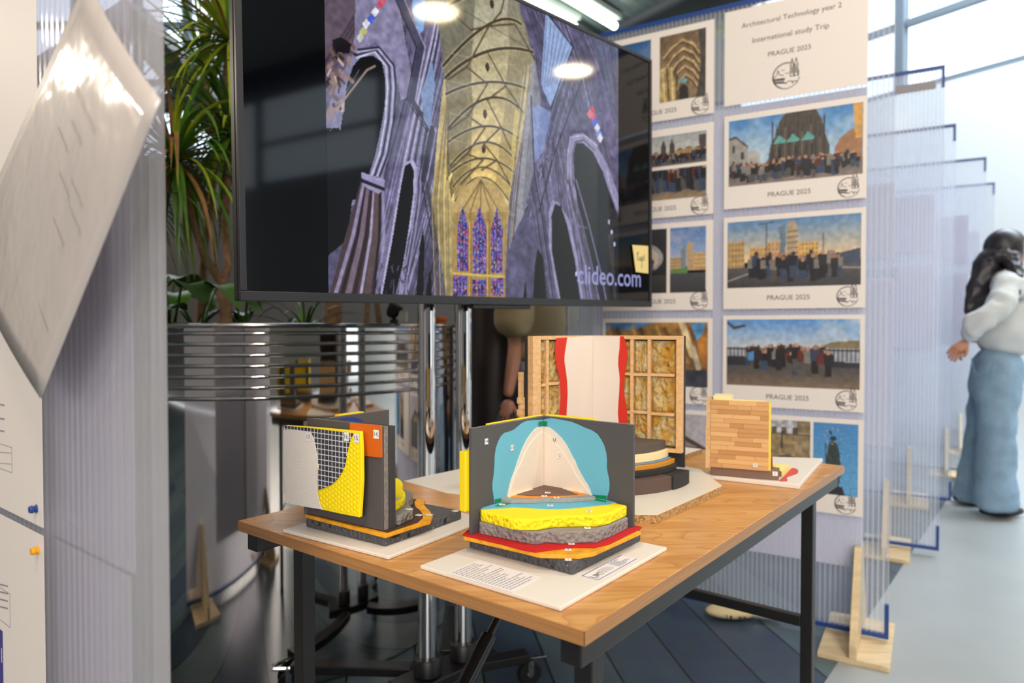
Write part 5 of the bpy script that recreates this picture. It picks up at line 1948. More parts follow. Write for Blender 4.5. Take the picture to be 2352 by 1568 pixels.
def ph_skyline(c, h):
    c.grad((150, 156, 162), (196, 194, 190), 0, h * .7)
    r = random.Random(5)
    x = 0
    while x < 1:
        w = r.uniform(.04, .1)
        y = h * r.uniform(.5, .66)
        facade(c, x, x + w, y, h * .86, r.choice([(166, 140, 100), (140, 120, 96), (186, 164, 128)]), (96, 84, 72), 3, 3)
        c.poly([(x, y), (x + w / 2, y - h * .07), (x + w, y)], (96, 76, 66))
        x += w
    for q in (.53, .62):
        c.poly([(q, h * .7), (q, h * .32), (q + .025, h * .12), (q + .05, h * .32), (q + .05, h * .7)], (70, 64, 60))
    c.poly([(.92, h * .1), (1, h * .1), (1, h), (.94, h)], (72, 64, 62))
    c.grad((78, 76, 80), (96, 92, 92), h * .84, h)
    crowd(c, .0, 1, h * .92, .1, 40, 6)


def ph_quay(c, h):
    c.grad((74, 124, 182), (206, 196, 180), 0, h * .5)
    c.clouds(h * .5, 71, (226, 220, 210), .8)
    c.poly([(0, h * .42), (1, h * .52), (1, h * .7), (0, h * .62)], (52, 54, 62))
    c.grad((104, 92, 82), (150, 128, 100), h * .62, h)
    crowd(c, .36, 1, h * .74, .26, 30, 8)


def ph_tunnel(c, h):
    c.grad((46, 46, 50), (30, 30, 34), 0, h)
    c.ell(.1, h * .1, .2, h * .08, (206, 140, 50), .8)
    c.ell(.3, h * .45, .62, h * .26, (150, 150, 152))
    c.ell(.28, h * .46, .54, h * .22, (190, 176, 166))
    crowd(c, 0, .7, h * .6, .22, 8, 5)
    c.poly([(0, h * .62), (.75, h * .62), (.6, h * .7), (0, h * .7)], (70, 74, 84))
    c.grad((60, 58, 58), (40, 40, 42), h * .72, h)


def ph_block(c, h):
    c.grad((76, 116, 176), (176, 186, 206), 0, h * .6)
    c.clouds(h * .5, 81, (180, 170, 190), .5)
    facade(c, .0, .34, h * .46, h * .66, (176, 148, 110), (110, 94, 80), 6, 4)
    facade(c, .62, 1, h * .40, h * .66, (196, 162, 112), (120, 98, 78), 6, 4)
    c.poly([(.30, h * .34), (.44, h * .28), (.46, h * .66), (.32, h * .66)], (120, 130, 136))
    c.poly([(.47, h * .3), (.52, h * .22), (.62, h * .24), (.66, h * .36), (.66, h * .66), (.47, h * .66)], (176, 150, 116))
    c.poly([(0, h * .64), (.5, h * .62), (.5, h * .70), (0, h * .71)], (92, 128, 78))
    c.grad((70, 72, 78), (54, 56, 60), h * .70, h)


def ph_tilted(c, h):
    c.grad((150, 110, 56), (86, 66, 46), 0, h)
    c.poly([(0, 0), (.5, 0), (.3, .07), (0, .08)], (86, 130, 180))
    for k in range(12):
        c.line([(.04 + k * .08, h * (.06 + .04 * (k % 3))), (.14 + k * .085, h * .62)], .035, ((186, 146, 78), (96, 70, 44), (150, 116, 66))[k % 3], .9)
    c.line([(.76, 0), (.86, h * .5)], .06, (216, 196, 150))
    c.line([(.86, h * .4), (.92, h * .7)], .05, (190, 176, 150))
    c.poly([(.84, h * .02), (.97, 0), (.97, h * .14), (.9, h * .28), (.87, h * .14)], (86, 150, 204))
    c.poly([(.9, h * .3), (1, h * .1), (1, h * .7), (.95, h * .7)], (158, 104, 44))
    c.grad((44, 48, 60), (58, 60, 70), h * .74, h)
    c.noise(.3, 14, 91)


def ph_temple(c, h):
    c.grad((172, 168, 180), (190, 186, 192), 0, h * .6)
    c.poly([(.3, h * .5), (.68, h * .24), (1, h * .5)], (86, 62, 58))
    c.poly([(.42, h * .5), (.68, h * .33), (.92, h * .5)], (150, 140, 132))
    c.poly([(.3, h * .5), (1, h * .5), (1, h), (.3, h)], (78, 80, 80))
    for k in range(7):
        c.line([(.36 + .1 * k, h * .56), (.36 + .1 * k, h)], .035, (150, 150, 142))


# right column
TITLE = sheet_on(PA, .080, .557, 1.9045, 2.250, 'poster', 'white title poster with three lines of lettering and a town emblem, top of right column', 'poster', 'study trip posters')
for ln, (px, py), sz in (('Architectural Technology year 2', (1815, 37), .0255), ('International study Trip', (1814, 77), .027), ('PRAGUE 2025', (1813, 117), .0245)):
    a, z = PA.at(px, py)
    text('lettering', ln, sz, PA.M(a, z, .0022), ink, TITLE)
a, z = PA.at(1806, 174)
emblem(PA.M(a, z, .0022), .046, TITLE)

ROWS = [(1.522, 1.867), (1.150, 1.491), (.7916, 1.1265), (.433, .766)]
RLAB = ['poster of a crowd in front of a dark spired church, second in the right column',
        'poster of a crowd before sunlit street buildings, third in the right column',
        'poster of a crowd along river railings under cloud, fourth in the right column',
        'poster with an arched gate and a statue against blue sky, bottom of the right column']
RPIC = [[(.035, .06, .975, .76, ph_church, 150)], [(.03, .055, .97, .77, ph_street, 150)], [(.03, .045, .97, .77, ph_river, 150)],
        [(.36, .05, .645, .80, ph_gate, 80), (.665, .05, .965, .80, ph_statue, 80)]]
for (zb, zt_), lab, pics in zip(ROWS, RLAB, RPIC):
    o = sheet_on(PA, .080, .556, zb, zt_, 'poster', lab, 'poster', 'study trip posters')
    for u0, v0, u1, v1, f, n in pics:
        add_photo(PA, .080, .556, zb, zt_, u0, v0, u1, v1, o, f, n)
    text('lettering', 'PRAGUE 2025', .0245, PA.M(.080 + .476 * .52, zb + (zt_ - zb) * .115, .0022), ink, o)
    emblem(PA.M(.080 + .476 * .115, zb + (zt_ - zb) * .115, .0022), .034, o)
# left column
LROWS = [(1.888, 2.237), (1.511, 1.855), (1.149, 1.488), (.787, 1.118), (.43, .764)]
LLAB = ['poster with a tower silhouette and a stone vault, top of the left column',
        'poster with two stacked town views, second in the left column beside the screen',
        'poster with a round tunnel and a street block, third in the left column',
        'poster of a sunlit carved facade seen at a tilt, fourth in the left column',
        'poster of a pediment with columns, bottom of the left column behind the tall model']
LPIC = [[(.08, .07, .45, .80, ph_sky_tower, 70), (.53, .07, .93, .80, ph_vault, 80)],
        [(.1, .08, .94, .42, ph_skyline, 110), (.1, .46, .94, .80, ph_quay, 110)],
        [(.2, .06, .60, .80, ph_tunnel, 80), (.63, .06, .94, .80, ph_block, 80)],
        [(.03, .05, .96, .80, ph_tilted, 120)], [(.04, .05, .96, .80, ph_temple, 90)]]
for (zb, zt_), lab, pics in zip(LROWS, LLAB, LPIC):
    o = sheet_on(PA, .595, 1.045, zb, zt_, 'poster', lab, 'poster', 'study trip posters')
    for u0, v0, u1, v1, f, n in pics:
        add_photo(PA, .595, 1.045, zb, zt_, u0, v0, u1, v1, o, f, n)
    text('lettering', 'PRAGUE 2025', .0245, PA.M(.595 + .45 * .48, zb + (zt_ - zb) * .10, .0022), ink, o)
    emblem(PA.M(.595 + .45 * .115, zb + (zt_ - zb) * .105, .0022), .034, o)
sheet_on(PA, .082, .60, .25, 1.90, 'backing_sheet', 'large pale lilac sheet on the rear of the poster panel, behind its right column', 'sheet', None, off=-.0172, mat=paper_lilac)
sheet_on(PA, .605, 1.10, .25, 1.90, 'backing_sheet', 'pale lilac sheet on the rear of the poster panel, behind its left column', 'sheet', None, off=-.0172, mat=paper_lilac)

# the panels further back
SP = [(2.01, 3.26), (2.66, 4.20), (3.40, 5.02), (4.07, 5.9)]
PLAB = ['clear fluted display panel standing directly behind the poster panel', 'clear fluted display panel, third from the front', 'clear fluted display panel, fourth from the front', 'clear fluted display panel at the far end of the row']
ORD = ['second', 'third', 'fourth', 'farthest']
for k, e in enumerate(SP):
    p = Panel(e, 59.1, 1.2, .03, 2.30, PLAB[k], feet=(.22, 1.06))
    for j, (a0, a1, z0_, z1_, w) in enumerate(((.10, .57, 1.55, 1.90, 'upper'), (.10, .57, .95, 1.48, 'middle'), (.62, 1.10, .55, 1.92, 'tall')) if k else ((.20, .66, 1.42, 1.78, 'upper'), (.20, .66, .50, 1.32, 'lower'), (.70, 1.14, .5, 1.8, 'tall'))):
        o = sheet_on(p, a0, a1, z0_, z1_, 'pinned_sheet', '%s pale drawing sheet on the rear of the %s display panel from the front' % (w, ORD[k]), 'sheet', 'sheets on the rear display panels', off=-.0172, mat=paper_lilac)
        marks(p.M(a1, z0_, -.0166), .05, .3, (z1_ - z0_) * .55, (z1_ - z0_) * .95, 7, o, seed=k * 5 + j, th=.12)
    if k == 0:
        sp = p.P(.035, 2.235, .0012), p.P(.20, 2.235, .0012), p.P(.20, 2.195, .0012), p.P(.035, 2.195, .0012)
        tag(MB().slab(sp, p.n * .0006).build('name_strip', pm('grey_strip', (150, 146, 152), .6), None), 'grey name strip near the top of the second display panel', 'sign')

# near panel at the left edge of the frame
PN = Panel((-.353, .68), 51.6, 1.2, .03, 2.28, 'blurred clear fluted panel close to the camera on the left', feet=(.14, 1.05), mat=near_sheet)
nz = PN.n
sA = PN.at(100, 1000)[0]
zsplit = PN.at(100, 1221)[1]
lft = []
for z0_, z1_, lab in ((zsplit + .006, zsplit + .85, 'white plan sheet on the near left panel with a blue pin at its corner'), (zsplit - .60, zsplit - .004, 'white plan sheet with a blue block, yellow pin at its corner, near left panel')):
    o = sheet_on(PN, sA, sA + .60, z0_, z1_, 'plan_sheet', lab, 'sheet', 'plan sheets on the near panel')
    lft.append(o)
m = MB()
M_ = PN.M(sA, 0, .0022)


def pn_rect(m, a, b, w):
    (x0, y0), (x1, y1) = PN.at(*a), PN.at(*b)
    for q in (((x0, y0), (x1, y0)), ((x1, y0), (x1, y1)), ((x1, y1), (x0, y1)), ((x0, y1), (x0, y0))):
        strokes(m, frame(PN.P(0, 0, .0022), PN.d, (0, 0, 1), -PN.n), q, w)


pn_rect(m, (-60, 998), (32, 1085), .0008)
for y in (1040, 1065):
    (x0, y0), (x1, y1) = PN.at(-60, y - 8), PN.at(30, y)
    strokes(m, frame(PN.P(0, 0, .0022), PN.d, (0, 0, 1), -PN.n), [(x0, y0), (x1, y1)], .0008)
for y in (930, 962, 990):
    (x0, y0), (x1, y1) = PN.at(-20, y - 6), PN.at(14, y)
    strokes(m, frame(PN.P(0, 0, .0022), PN.d, (0, 0, 1), -PN.n), [(x0, y0), (x1, y1)], .0022)
m.build('printed_lines', ink_soft, lft[0])
m = MB()
pn_rect(m, (-60, 1302), (28, 1440), .0008)
for y in (1345, 1362, 1379, 1396):
    (x0, y0), (x1, y1) = PN.at(-10, y - 8), PN.at(22, y)
    strokes(m, frame(PN.P(0, 0, .0022), PN.d, (0, 0, 1), -PN.n), [(x0, y0), (x1, y1)], .002)
m.build('printed_lines', ink_soft, lft[1])
x0, z1_ = PN.at(10, 1448)
bb_ = MB().slab([PN.P(x0, z1_, .0021), PN.P(x0 + .10, z1_, .0021), PN.P(x0 + .10, z1_ - .10, .0021), PN.P(x0, z1_ - .10, .0021)], PN.n * .0003).build('blue_block', pm('indigo_print', (66, 58, 134), .6), lft[1])
text('lettering', 'I', .03, PN.M(x0 + .004, z1_ - .036, .0026), paper, bb_)
for (px, py), col, nm, lab in (((88, 1167), (36, 66, 140), 'push_pin', 'blue push pin at the corner of the upper plan sheet'), ((92, 1262), (232, 164, 24), 'push_pin', 'yellow push pin at the corner of the lower plan sheet')):
    a, z = PN.at(px, py)
    o = MB().lathe([(.0003, .0102), (.0042, .010), (.0052, .007), (.0036, .004), (.0058, .0022), (.0003, .002)], 16, frame(PN.P(a, z, 0), PN.d, (0, 0, 1), PN.n)).build(nm, pm('pin_%d' % col[0], col, .4), None, 50)
    tag(o, lab, 'push pin', 'push pins on the near panel')
# sheets on the rear face of the near panel
a1, z1_ = PN.at(272, 1338)
sheet_on(PN, a1, a1 + .42, z1_ + .004, z1_ + .62, 'plan_sheet', 'plan sheet on the rear of the near left panel, upper one, facing the planter', 'sheet', None, off=-.0172, mat=paper_lilac)
sheet_on(PN, a1 + .012, a1 + .42, z1_ - .58, z1_ - .002, 'plan_sheet', 'plan sheet on the rear of the near left panel, lower one, facing the planter', 'sheet', None, off=-.0172, mat=paper_lilac)
# laminated sheet hanging askew in front of it
dq = [(370, 230), (95, 915), (-125, 578), (145, -70)]
OFF = .045
c4 = [V(px, py, PN.E + PN.n * OFF, PN.n) for px, py in dq]
m = MB()
nu, nv = 14, 14
vs = [[None] * (nv + 1) for _ in range(nu + 1)]
for i in range(nu + 1):
    for j in range(nv + 1):
        u, v = i / nu, j / nv
        p = (c4[0] * (1 - u) + c4[1] * u) * (1 - v) + (c4[3] * (1 - u) + c4[2] * u) * v
        w = -.022 * v ** 1.6 + .003 * math.sin(7 * u + 3 * v) * v * (1 - v) * 2
        vs[i][j] = m.bm.verts.new(p + PN.n * w)
for i in range(nu):
    for j in range(nv):
        m.face([vs[i][j], vs[i + 1][j], vs[i + 1][j + 1], vs[i][j + 1]])
lam = bpy.data.materials.new('glossy_laminate')
lam.use_nodes = True
b_ = lam.node_tree.nodes['Principled BSDF']
b_.inputs['Base Color'].default_value = (*lin((196, 187, 183)), 1)
b_.inputs['Roughness'].default_value = .5
b_.inputs['Coat Weight'].default_value = 1
b_.inputs['Coat Roughness'].default_value = .13
_N, _L = lam.node_tree.nodes, lam.node_tree.links
_t = _N.new('ShaderNodeTexNoise')
_t.inputs['Scale'].default_value = 16
_bp = _N.new('ShaderNodeBump')
_bp.inputs['Strength'].default_value = .35
_bp.inputs['Distance'].default_value = .01
_tc = _N.new('ShaderNodeTexCoord')
_L.new(_tc.outputs['Object'], _t.inputs['Vector'])
_L.new(_t.outputs['Fac'], _bp.inputs['Height'])
_L.new(_bp.outputs[0], b_.inputs['Coat Normal'])
o = m.build('laminated_sheet', lam, None, 180)
sm_ = o.modifiers.new('thickness', 'SOLIDIFY')
sm_.thickness = .0009
tag(o, 'glossy laminated sheet hanging askew in front of the near left panel', 'sheet')
MW[o.name] = Matrix()
e1 = (c4[3] - c4[0]).normalized()
e2 = (c4[0] - c4[1]).normalized()
r_ = random.Random(2)
m = MB()
for k in range(9):
    p = c4[1] + (c4[0] - c4[1]) * r_.uniform(.15, .8) + (c4[3] - c4[0]) * r_.uniform(.1, .55)
    v = (c4[3] - c4[0]).length
    q = [p, p + e1 * .05, p + e1 * .05 + e2 * .002, p + e2 * .002]
    qq = []
    for s_ in q:
        fr_ = (s_ - c4[0]).dot(e1) / v
        qq.append(s_ + PN.n * (-.022 * max(0, fr_) ** 1.6 + .005))
    m.poly(qq)
m.build('lettering', pm('faint_ink', (184, 176, 172), .7), o)

# ------------------------------------------------------------------ polished steel planter
PCt = Vector((-.911, 2.686, 0))
PR = .68
RZ = 1.091
pl = thing('planter', 'large round polished steel planter with ribbed upper band behind the table', 'planter', PCt)
steel = pm('polished_steel', (196, 192, 188), .05, 1, bump=.012, bscale=5)
prof = [(.02, 0.0), (PR - .01, 0.0), (PR, .01)]
prof += [(PR, .30), (PR, .60), (PR, .86)]
for k in range(7):
    z = RZ - .0255 - .0316 * (6 - k)
    prof += [(PR, z - .0062), (PR + .0025, z - .005), (PR + .005, z - .0025), (PR + .0058, z), (PR + .005, z + .0025), (PR + .0025, z + .005), (PR, z + .0062)]
prof += [(PR, RZ - .010)]
MB().lathe(prof, 128, Matrix.Translation(PCt)).build('shell', steel, pl, 32)
MB().lathe([(PR - .012, RZ - .009), (PR + .008, RZ - .009), (PR + .012, RZ - .003), (PR + .010, RZ + .003), (PR, RZ + .005), (PR - .012, RZ + .002), (PR - .012, RZ - .009)], 128, Matrix.Translation(PCt)).build('rim', pm('brushed_steel_rim', (210, 204, 196), .16, 1), pl, 40)
SOIL = 1.02
MB().lathe([(.001, SOIL), (PR - .013, SOIL), (PR - .013, SOIL - .05), (.001, SOIL - .05)], 64, Matrix.Translation(PCt)).build('soil', pm('dark_soil', (58, 44, 34), .95, var=.4, vscale=40, bump=1, bscale=30), pl, 40)

leaf_mats = [pm('leaf_green', (74, 116, 30), .42, var=.3, vscale=14), pm('leaf_dark', (46, 78, 24), .4, var=.3, vscale=14), pm('leaf_lime', (140, 158, 34), .45, var=.25, vscale=12), pm('leaf_dry', (140, 104, 56), .6, var=.35, vscale=14)]
bark = pm('pale_bark', (128, 100, 74), .8, var=.3, vscale=50, bump=.8, bscale=70)


def blade(m, base, d0, length, width, droop, r):
    """one strap leaf: rises along d0 and bends under its weight"""
    n = 9
    side = d0.cross(Vector((0, 0, 1)))
    side = side.normalized() if side.length > .05 else Vector((1, 0, 0))
    p, d = Vector(base), d0.normalized()
    tw = r.uniform(-.5, .5)
    prev = None
    for k in range(n + 1):
        t = k / n
        w = width * (.55 + .45 * math.sin(min(1, t * 2.4) * math.pi / 2)) * max(.04, (1 - t) ** .6) * .5
        sd = (side * math.cos(tw * t) + side.cross(d) * math.sin(tw * t))
        up = sd.cross(d).normalized() * w * .28
        row = [m.bm.verts.new(p - sd * w + up), m.bm.verts.new(p), m.bm.verts.new(p + sd * w + up)]
        if prev:
            m.face([prev[0], prev[1], row[1], row[0]])
            m.face([prev[1], prev[2], row[2], row[1]])
        prev = row
        d = (d + Vector((0, 0, -1)) * droop * (.25 + t) * .22).normalized()
        p = p + d * length / n


def rosette(c, n, length, width, droop, mats, parent, seed, low=-.5, keep=None):
    r = random.Random(seed)
    ms = [MB() for _ in mats]
    for k in range(n):
        t = k * 2.39996 + r.uniform(-.3, .3)
        e = low + (1.35 - low) * (1 - ((k + .5) / n)) ** .8
        d = Vector((math.cos(t) * math.cos(e), math.sin(t) * math.cos(e), math.sin(e)))
        L = length * r.uniform(.75, 1.1)
        if keep and not keep(c + d * L * .8):
            continue
        blade(ms[r.choices(range(len(mats)), [6] + [2] * (len(mats) - 1))[0]], c + d * .012, d, L, width * r.uniform(.8, 1.15), droop * r.uniform(.6, 1.3), r)
    for q, (m, mt) in enumerate(zip(ms, mats)):
        if len(m.bm.faces):
            m.build(('foliage', 'dry_leaves', 'pale_leaves')[q], mt, parent, 180)
        else:
            m.bm.free()


def trunk(pts, rs, parent, name='stem'):
    return MB().tube(pts, rs, 10).build(name, bark, parent, 60)


# behind or in front of the screen: leaves must stay off the screen's plane
def off_screen(p):
    return (p - VB).dot(VN) < -.12


def g3(px, py, y):
    return D(px, py, y)


dg = [leaf_mats[0], leaf_mats[3], leaf_mats[2]]
dd_ = [leaf_mats[1], leaf_mats[0], leaf_mats[2]]
# forked dracaena
b0 = g3(520, 715, 2.45)
b0.z = SOIL
t1 = thing('dracaena', 'forked dracaena with drooping strap leaves, its trunk by the left edge of the screen', 'plant', b0, 'dracaenas in the steel planter')
fk = g3(510, 650, 2.45)
h1, h2 = g3(400, 372, 2.30), g3(536, 318, 2.60)
trunk([b0 + Vector((0, 0, -.02)), g3(518, 700, 2.45), g3(508, 672, 2.45), fk], [.024, .022, .022, .02], t1)
trunk([fk, g3(470, 590, 2.42), g3(440, 500, 2.36), h1], [.018, .014, .013, .012], t1)
trunk([fk, g3(525, 610, 2.48), g3(518, 540, 2.52), g3(520, 440, 2.56), h2], [.018, .014, .013, .012, .012], t1)
rosette(h1, 150, .40, .021, 1.5, dg, t1, 3, low=-1.2, keep=off_screen)
rosette(h2, 130, .42, .022, 1.3, dd_, t1, 4, low=-.9, keep=off_screen)
# leaning dracaena at the left, dry hanging leaves
b1 = g3(385, 735, 2.35)
b1.z = SOIL
t2 = thing('dracaena', 'leaning dracaena with dry brown hanging leaves beside the near left panel', 'plant', b1, 'dracaenas in the steel planter')
h3 = g3(338, 470, 2.3)
trunk([b1 + Vector((0, 0, -.02)), g3(368, 660, 2.34), g3(350, 570, 2.32), h3], [.016, .014, .013, .012], t2)
rosette(h3, 60, .34, .013, 2.2, [leaf_mats[0], leaf_mats[3]], t2, 5, low=-1.3, keep=off_screen)
# tall dracaena with yellow green crowns
b2 = g3(455, 735, 2.85)
b2.z = SOIL
t3 = thing('dracaena', 'tallest dracaena with yellow green crowns near the top left of the screen', 'plant', b2, 'dracaenas in the steel planter')
h4, h5 = g3(528, 95, 2.55), g3(468, 150, 2.75)
trunk([b2 + Vector((0, 0, -.02)), g3(470, 560, 2.8), g3(500, 330, 2.7), h4], [.02, .016, .014, .012], t3)
trunk([g3(500, 330, 2.7), g3(480, 240, 2.74), h5], [.012, .011, .010], t3)
rosette(h4, 110, .44, .020, .9, [leaf_mats[2], leaf_mats[0], leaf_mats[3]], t3, 6, low=-.8, keep=off_screen)
rosette(h5, 70, .38, .018, .8, [leaf_mats[2], leaf_mats[0]], t3, 7, low=-.6, keep=off_screen)
# stout trunk and grassy leaves seen under the screen
b3 = g3(762, 735, 2.75)
b3.z = SOIL
t4 = thing('dracaena', 'stout pale trunk rising behind the screen, seen just under its lower edge', 'plant', b3, 'dracaenas in the steel planter')
trunk([b3 + Vector((0, 0, -.02)), b3 + Vector((.01, .02, .35)), b3 + Vector((.0, .05, .8))], [.036, .033, .03], t4)
rosette(b3 + Vector((0, .05, .8)), 40, .34, .022, 1.0, dd_, t4, 8, low=-.4, keep=off_screen)
b4 = g3(700, 738, 2.5)
b4.z = SOIL
t5 = thing('spider_plant', 'arching grassy plant at the planter rim under the screen', 'plant', b4)
rosette(b4 + Vector((0, 0, .02)), 40, .26, .012, 1.7, [leaf_mats[0], leaf_mats[2]], t5, 9, low=-.1, keep=off_screen)
for k, (px, y, ln_) in enumerate(((836, 2.6, .02), (880, 2.5, -.05))):
    b = g3(px, 738, y)
    b.z = SOIL
    t = thing('sapling', ('thin upright stem in the planter left of the white lamp head', 'thin slanted stem in the planter beside the white lamp head')[k], 'plant', b, 'thin stems in the planter')
    trunk([b + Vector((0, 0, -.02)), b + Vector((ln_, .03, .30)), b + Vector((ln_ * 2.2, .06, .6))], [.011, .010, .008], t)
    rosette(b + Vector((ln_ * 2.2, .06, .6)), 16, .22, .03, .8, [leaf_mats[0]], t, 30 + k, low=-.3, keep=off_screen)
# broad leaves low in the planter
def broad(m, c, d, L, Wd, droop):
    n = 8
    side = Vector((d.y, -d.x, 0)).normalized()
    p = Vector(c)
    dr = d.normalized()
    prev = None
    for k in range(n + 1):
        t = k / n
        w = Wd * .5 * math.sin(math.pi * min(1, t * .96 + .03)) ** .7 * (1 - .25 * t)
        up = Vector((0, 0, w * .25))
        row = [m.bm.verts.new(p - side * w + up), m.bm.verts.new(p), m.bm.verts.new(p + side * w + up)]
        if prev:
            m.face([prev[0], prev[1], row[1], row[0]])
            m.face([prev[1], prev[2], row[2], row[1]])
        prev = row
        dr = (dr + Vector((0, 0, -droop * .12))).normalized()
        p = p + dr * L / n


for k, (px, py, y) in enumerate(((395, 735, 2.15), (455, 738, 2.2), (560, 690, 2.6), (385, 690, 2.5))):
    b = g3(px, 738, y)
    b.z = SOIL
    t = thing('philodendron', ('broad leaved plant low at the planter rim beside the near left panel', 'broad glossy leaves drooping over the rim below the forked trunk', 'broad leaved plant hidden behind the lower left screen corner', 'dark broad leaves behind the leaning trunk')[k], 'plant', b, 'broad leaved plants in the planter')
    r = random.Random(40 + k)
    m, s = MB(), MB()
    for j in range(7):
        an = j * 2.4 + k
        d = Vector((math.cos(an), math.sin(an), .75))
        e = b + Vector((math.cos(an) * .05, math.sin(an) * .05, .05 + .13 * (j % 3) / 2 + (738 - py) * .0012))
        s.tube([b + Vector((0, 0, -.01)), (b + e) / 2 + Vector((0, 0, .02)), e], .004, 6)
        broad(m, e, d, r.uniform(.14, .19), r.uniform(.10, .13), 2.2)
    m.build('foliage', leaf_mats[1] if k % 2 == 0 else leaf_mats[0], t, 180)
    s.build('stems', leaf_mats[0], t, 60)
# little lamp head clipped on the rim
lp = PCt + Vector((.0, 0, 0))
an = math.atan2(2.25 - PCt.y, -.38 - PCt.x)
e = PCt + Vector((math.cos(an), math.sin(an), 0)) * (PR + .0)
ra = ray(905, 720)
# rim point seen at this column
A_, B_ = ra.x / ra.y, 0
qa = A_ * A_ + 1
qb = -2 * (A_ * PCt.x + PCt.y)
qc = PCt.x ** 2 + PCt.y ** 2 - PR ** 2
yy = (-qb - math.sqrt(qb * qb - 4 * qa * qc)) / (2 * qa)
e = Vector((A_ * yy, yy, RZ + .0052))
lh = thing('lamp_head', 'small white capped lamp head clipped to the planter rim under the screen', 'lamp', e)
dv = Vector((.45, -.1, .85)).normalized()
MB().lathe([(.003, 0), (.014, .0), (.014, .012), (.006, .014), (.006, .026)], 16, Matrix.Translation(e)).build('clip', black_plastic, lh, 40)
c_ = e + Vector((-.012, 0, .02))
MB().tube([c_, c_ + dv * .012, c_ + dv * .045], [.012, .02, .024], 20).build('body', black_plastic, lh, 40)
s_ = Vector((.9, 0, -.25)).normalized()
MB().tube([c_ + dv * .012 + s_ * .024, c_ + dv * .012 + s_ * .026, c_ + dv * .016 + s_ * .048], [.018, .021, .020], 20).build('cap', pm('white_plastic', (226, 220, 212), .4), lh, 40)

op = D(1000, 727, 2.76)
op.z = SOIL
tag(MB().lathe([(.001, .0), (.034, .0), (.046, .09), (.049, .092), (.049, .104), (.043, .104), (.040, .085), (.001, .085)], 28, Matrix.Translation(op)).build('flower_pot', pm('orange_plastic_pot', (216, 112, 30), .5), None, 40), 'small orange plastic pot in the planter, seen between the chrome poles', 'flower pot')
# tall tree at the far side of the hall, above the poster panel
tb_ = Vector((2.35, 8.4, 0))
tr = thing('indoor_tree', 'bright green tree far back, its leaves just above the poster panel', 'tree', tb_)
tz = zat(tb_, 8)
trunk([tb_, tb_ + Vector((.05, 0, tz * .5)), tb_ + Vector((-.02, 0, tz - .2))], [.09, .07, .05], tr)
r = random.Random(8)
m = MB()
for k in range(420):
    c = tb_ + Vector((-.05, 0, tz - .05)) + Vector((r.gauss(0, .30), r.gauss(0, .30), r.gauss(0, .24)))
    d = Vector((r.uniform(-1, 1), r.uniform(-1, 1), r.uniform(-.2, .7)))
    broad(m, c, d, .14, .07, 1.5)
m.build('foliage', leaf_mats[2], tr, 180)
tub = MB().lathe([(.001, .0), (.22, .0), (.27, .5), (.25, .5), (.24, .46), (.001, .46)], 32, Matrix.Translation(tb_)).build('tub', pm('dark_tub', (52, 54, 58), .5), tr, 40)

# rounded cream bag lying behind the poster panel, seen below its lower tape
bgc = G(1690, 1424, 0)
bag = thing('bag', 'rounded cream bag with dark print lying on the floor under the poster panel', 'bag', bgc)
c = G(1682, 1402, .026)
m = MB().ball((0, 0, 0), (.10, .05, .0255), 28, M=Matrix.Translation(c))
m.build('body', pm('cream_fabric', (206, 190, 150), .8, bump=.3, bscale=60), bag, 180)
m = MB()
n_ = (EYE - c)
n_.z = 0
n_.normalize()
sd = Vector((n_.y, -n_.x, 0)) * -1
for k in range(5):
    x = -.02 + k * .016
    y_ = -.004
    q = []
    for dx, dz in ((-.004, -.007), (.004, -.007), (.004, .007), (-.004, .007)):
        o_ = sd * (x + dx)
        z_ = dz + y_
        k2 = 1 - (o_.length / .10) ** 2 - (z_ / .0255) ** 2
        q.append(c + o_ + Vector((0, 0, z_)) + n_ * (.056 * math.sqrt(max(0, k2)) + .002))
    if k != 2:
        m.poly(q)
m.build('lettering', ink, bag)
tip = c + Vector((.115, -.03, -.008))
MB().tube([c + Vector((.07, -.015, -.004)), tip, tip + Vector((.05, -.025, -.004))], [.019, .016, .006], 14).build('silver_strap', pm('silver_fabric', (170, 176, 182), .25, .7), bag, 60)

# ------------------------------------------------------------------ people
def skinned(name, nodes, edges, mat, parent, sub=2, seedroot=0, thick=None):
    """nodes: (position, radius or (rx, ry)); one continuous surface grown over connected joints"""
    me = bpy.data.meshes.new(name)
    me.from_pydata([Vector(n[0]) for n in nodes], edges, [])
    me.materials.append(mat)
    o = link(bpy.data.objects.new(name, me), parent)
    s = o.modifiers.new('skin', 'SKIN')
    sv = me.skin_vertices[0].data
    for i, n in enumerate(nodes):
        r_ = n[1] if isinstance(n[1], (tuple, list)) else (n[1], n[1])
        sv[i].radius = r_
        sv[i].use_root = i == seedroot
    s.use_smooth_shade = True
    u = o.modifiers.new('sub', 'SUBSURF')
    u.levels = u.render_levels = sub + (1 if thick else 0)
    if thick:                                         # folds of loose cloth
        tx_ = bpy.data.textures.new(name + '_folds', 'CLOUDS')
        tx_.noise_scale = thick[1]
        tx_.noise_depth = 2
        q = o.modifiers.new('folds', 'DISPLACE')
        q.texture = tx_
        q.texture_coords = 'LOCAL'
        q.strength = thick[0]
        q.mid_level = .5
    return o


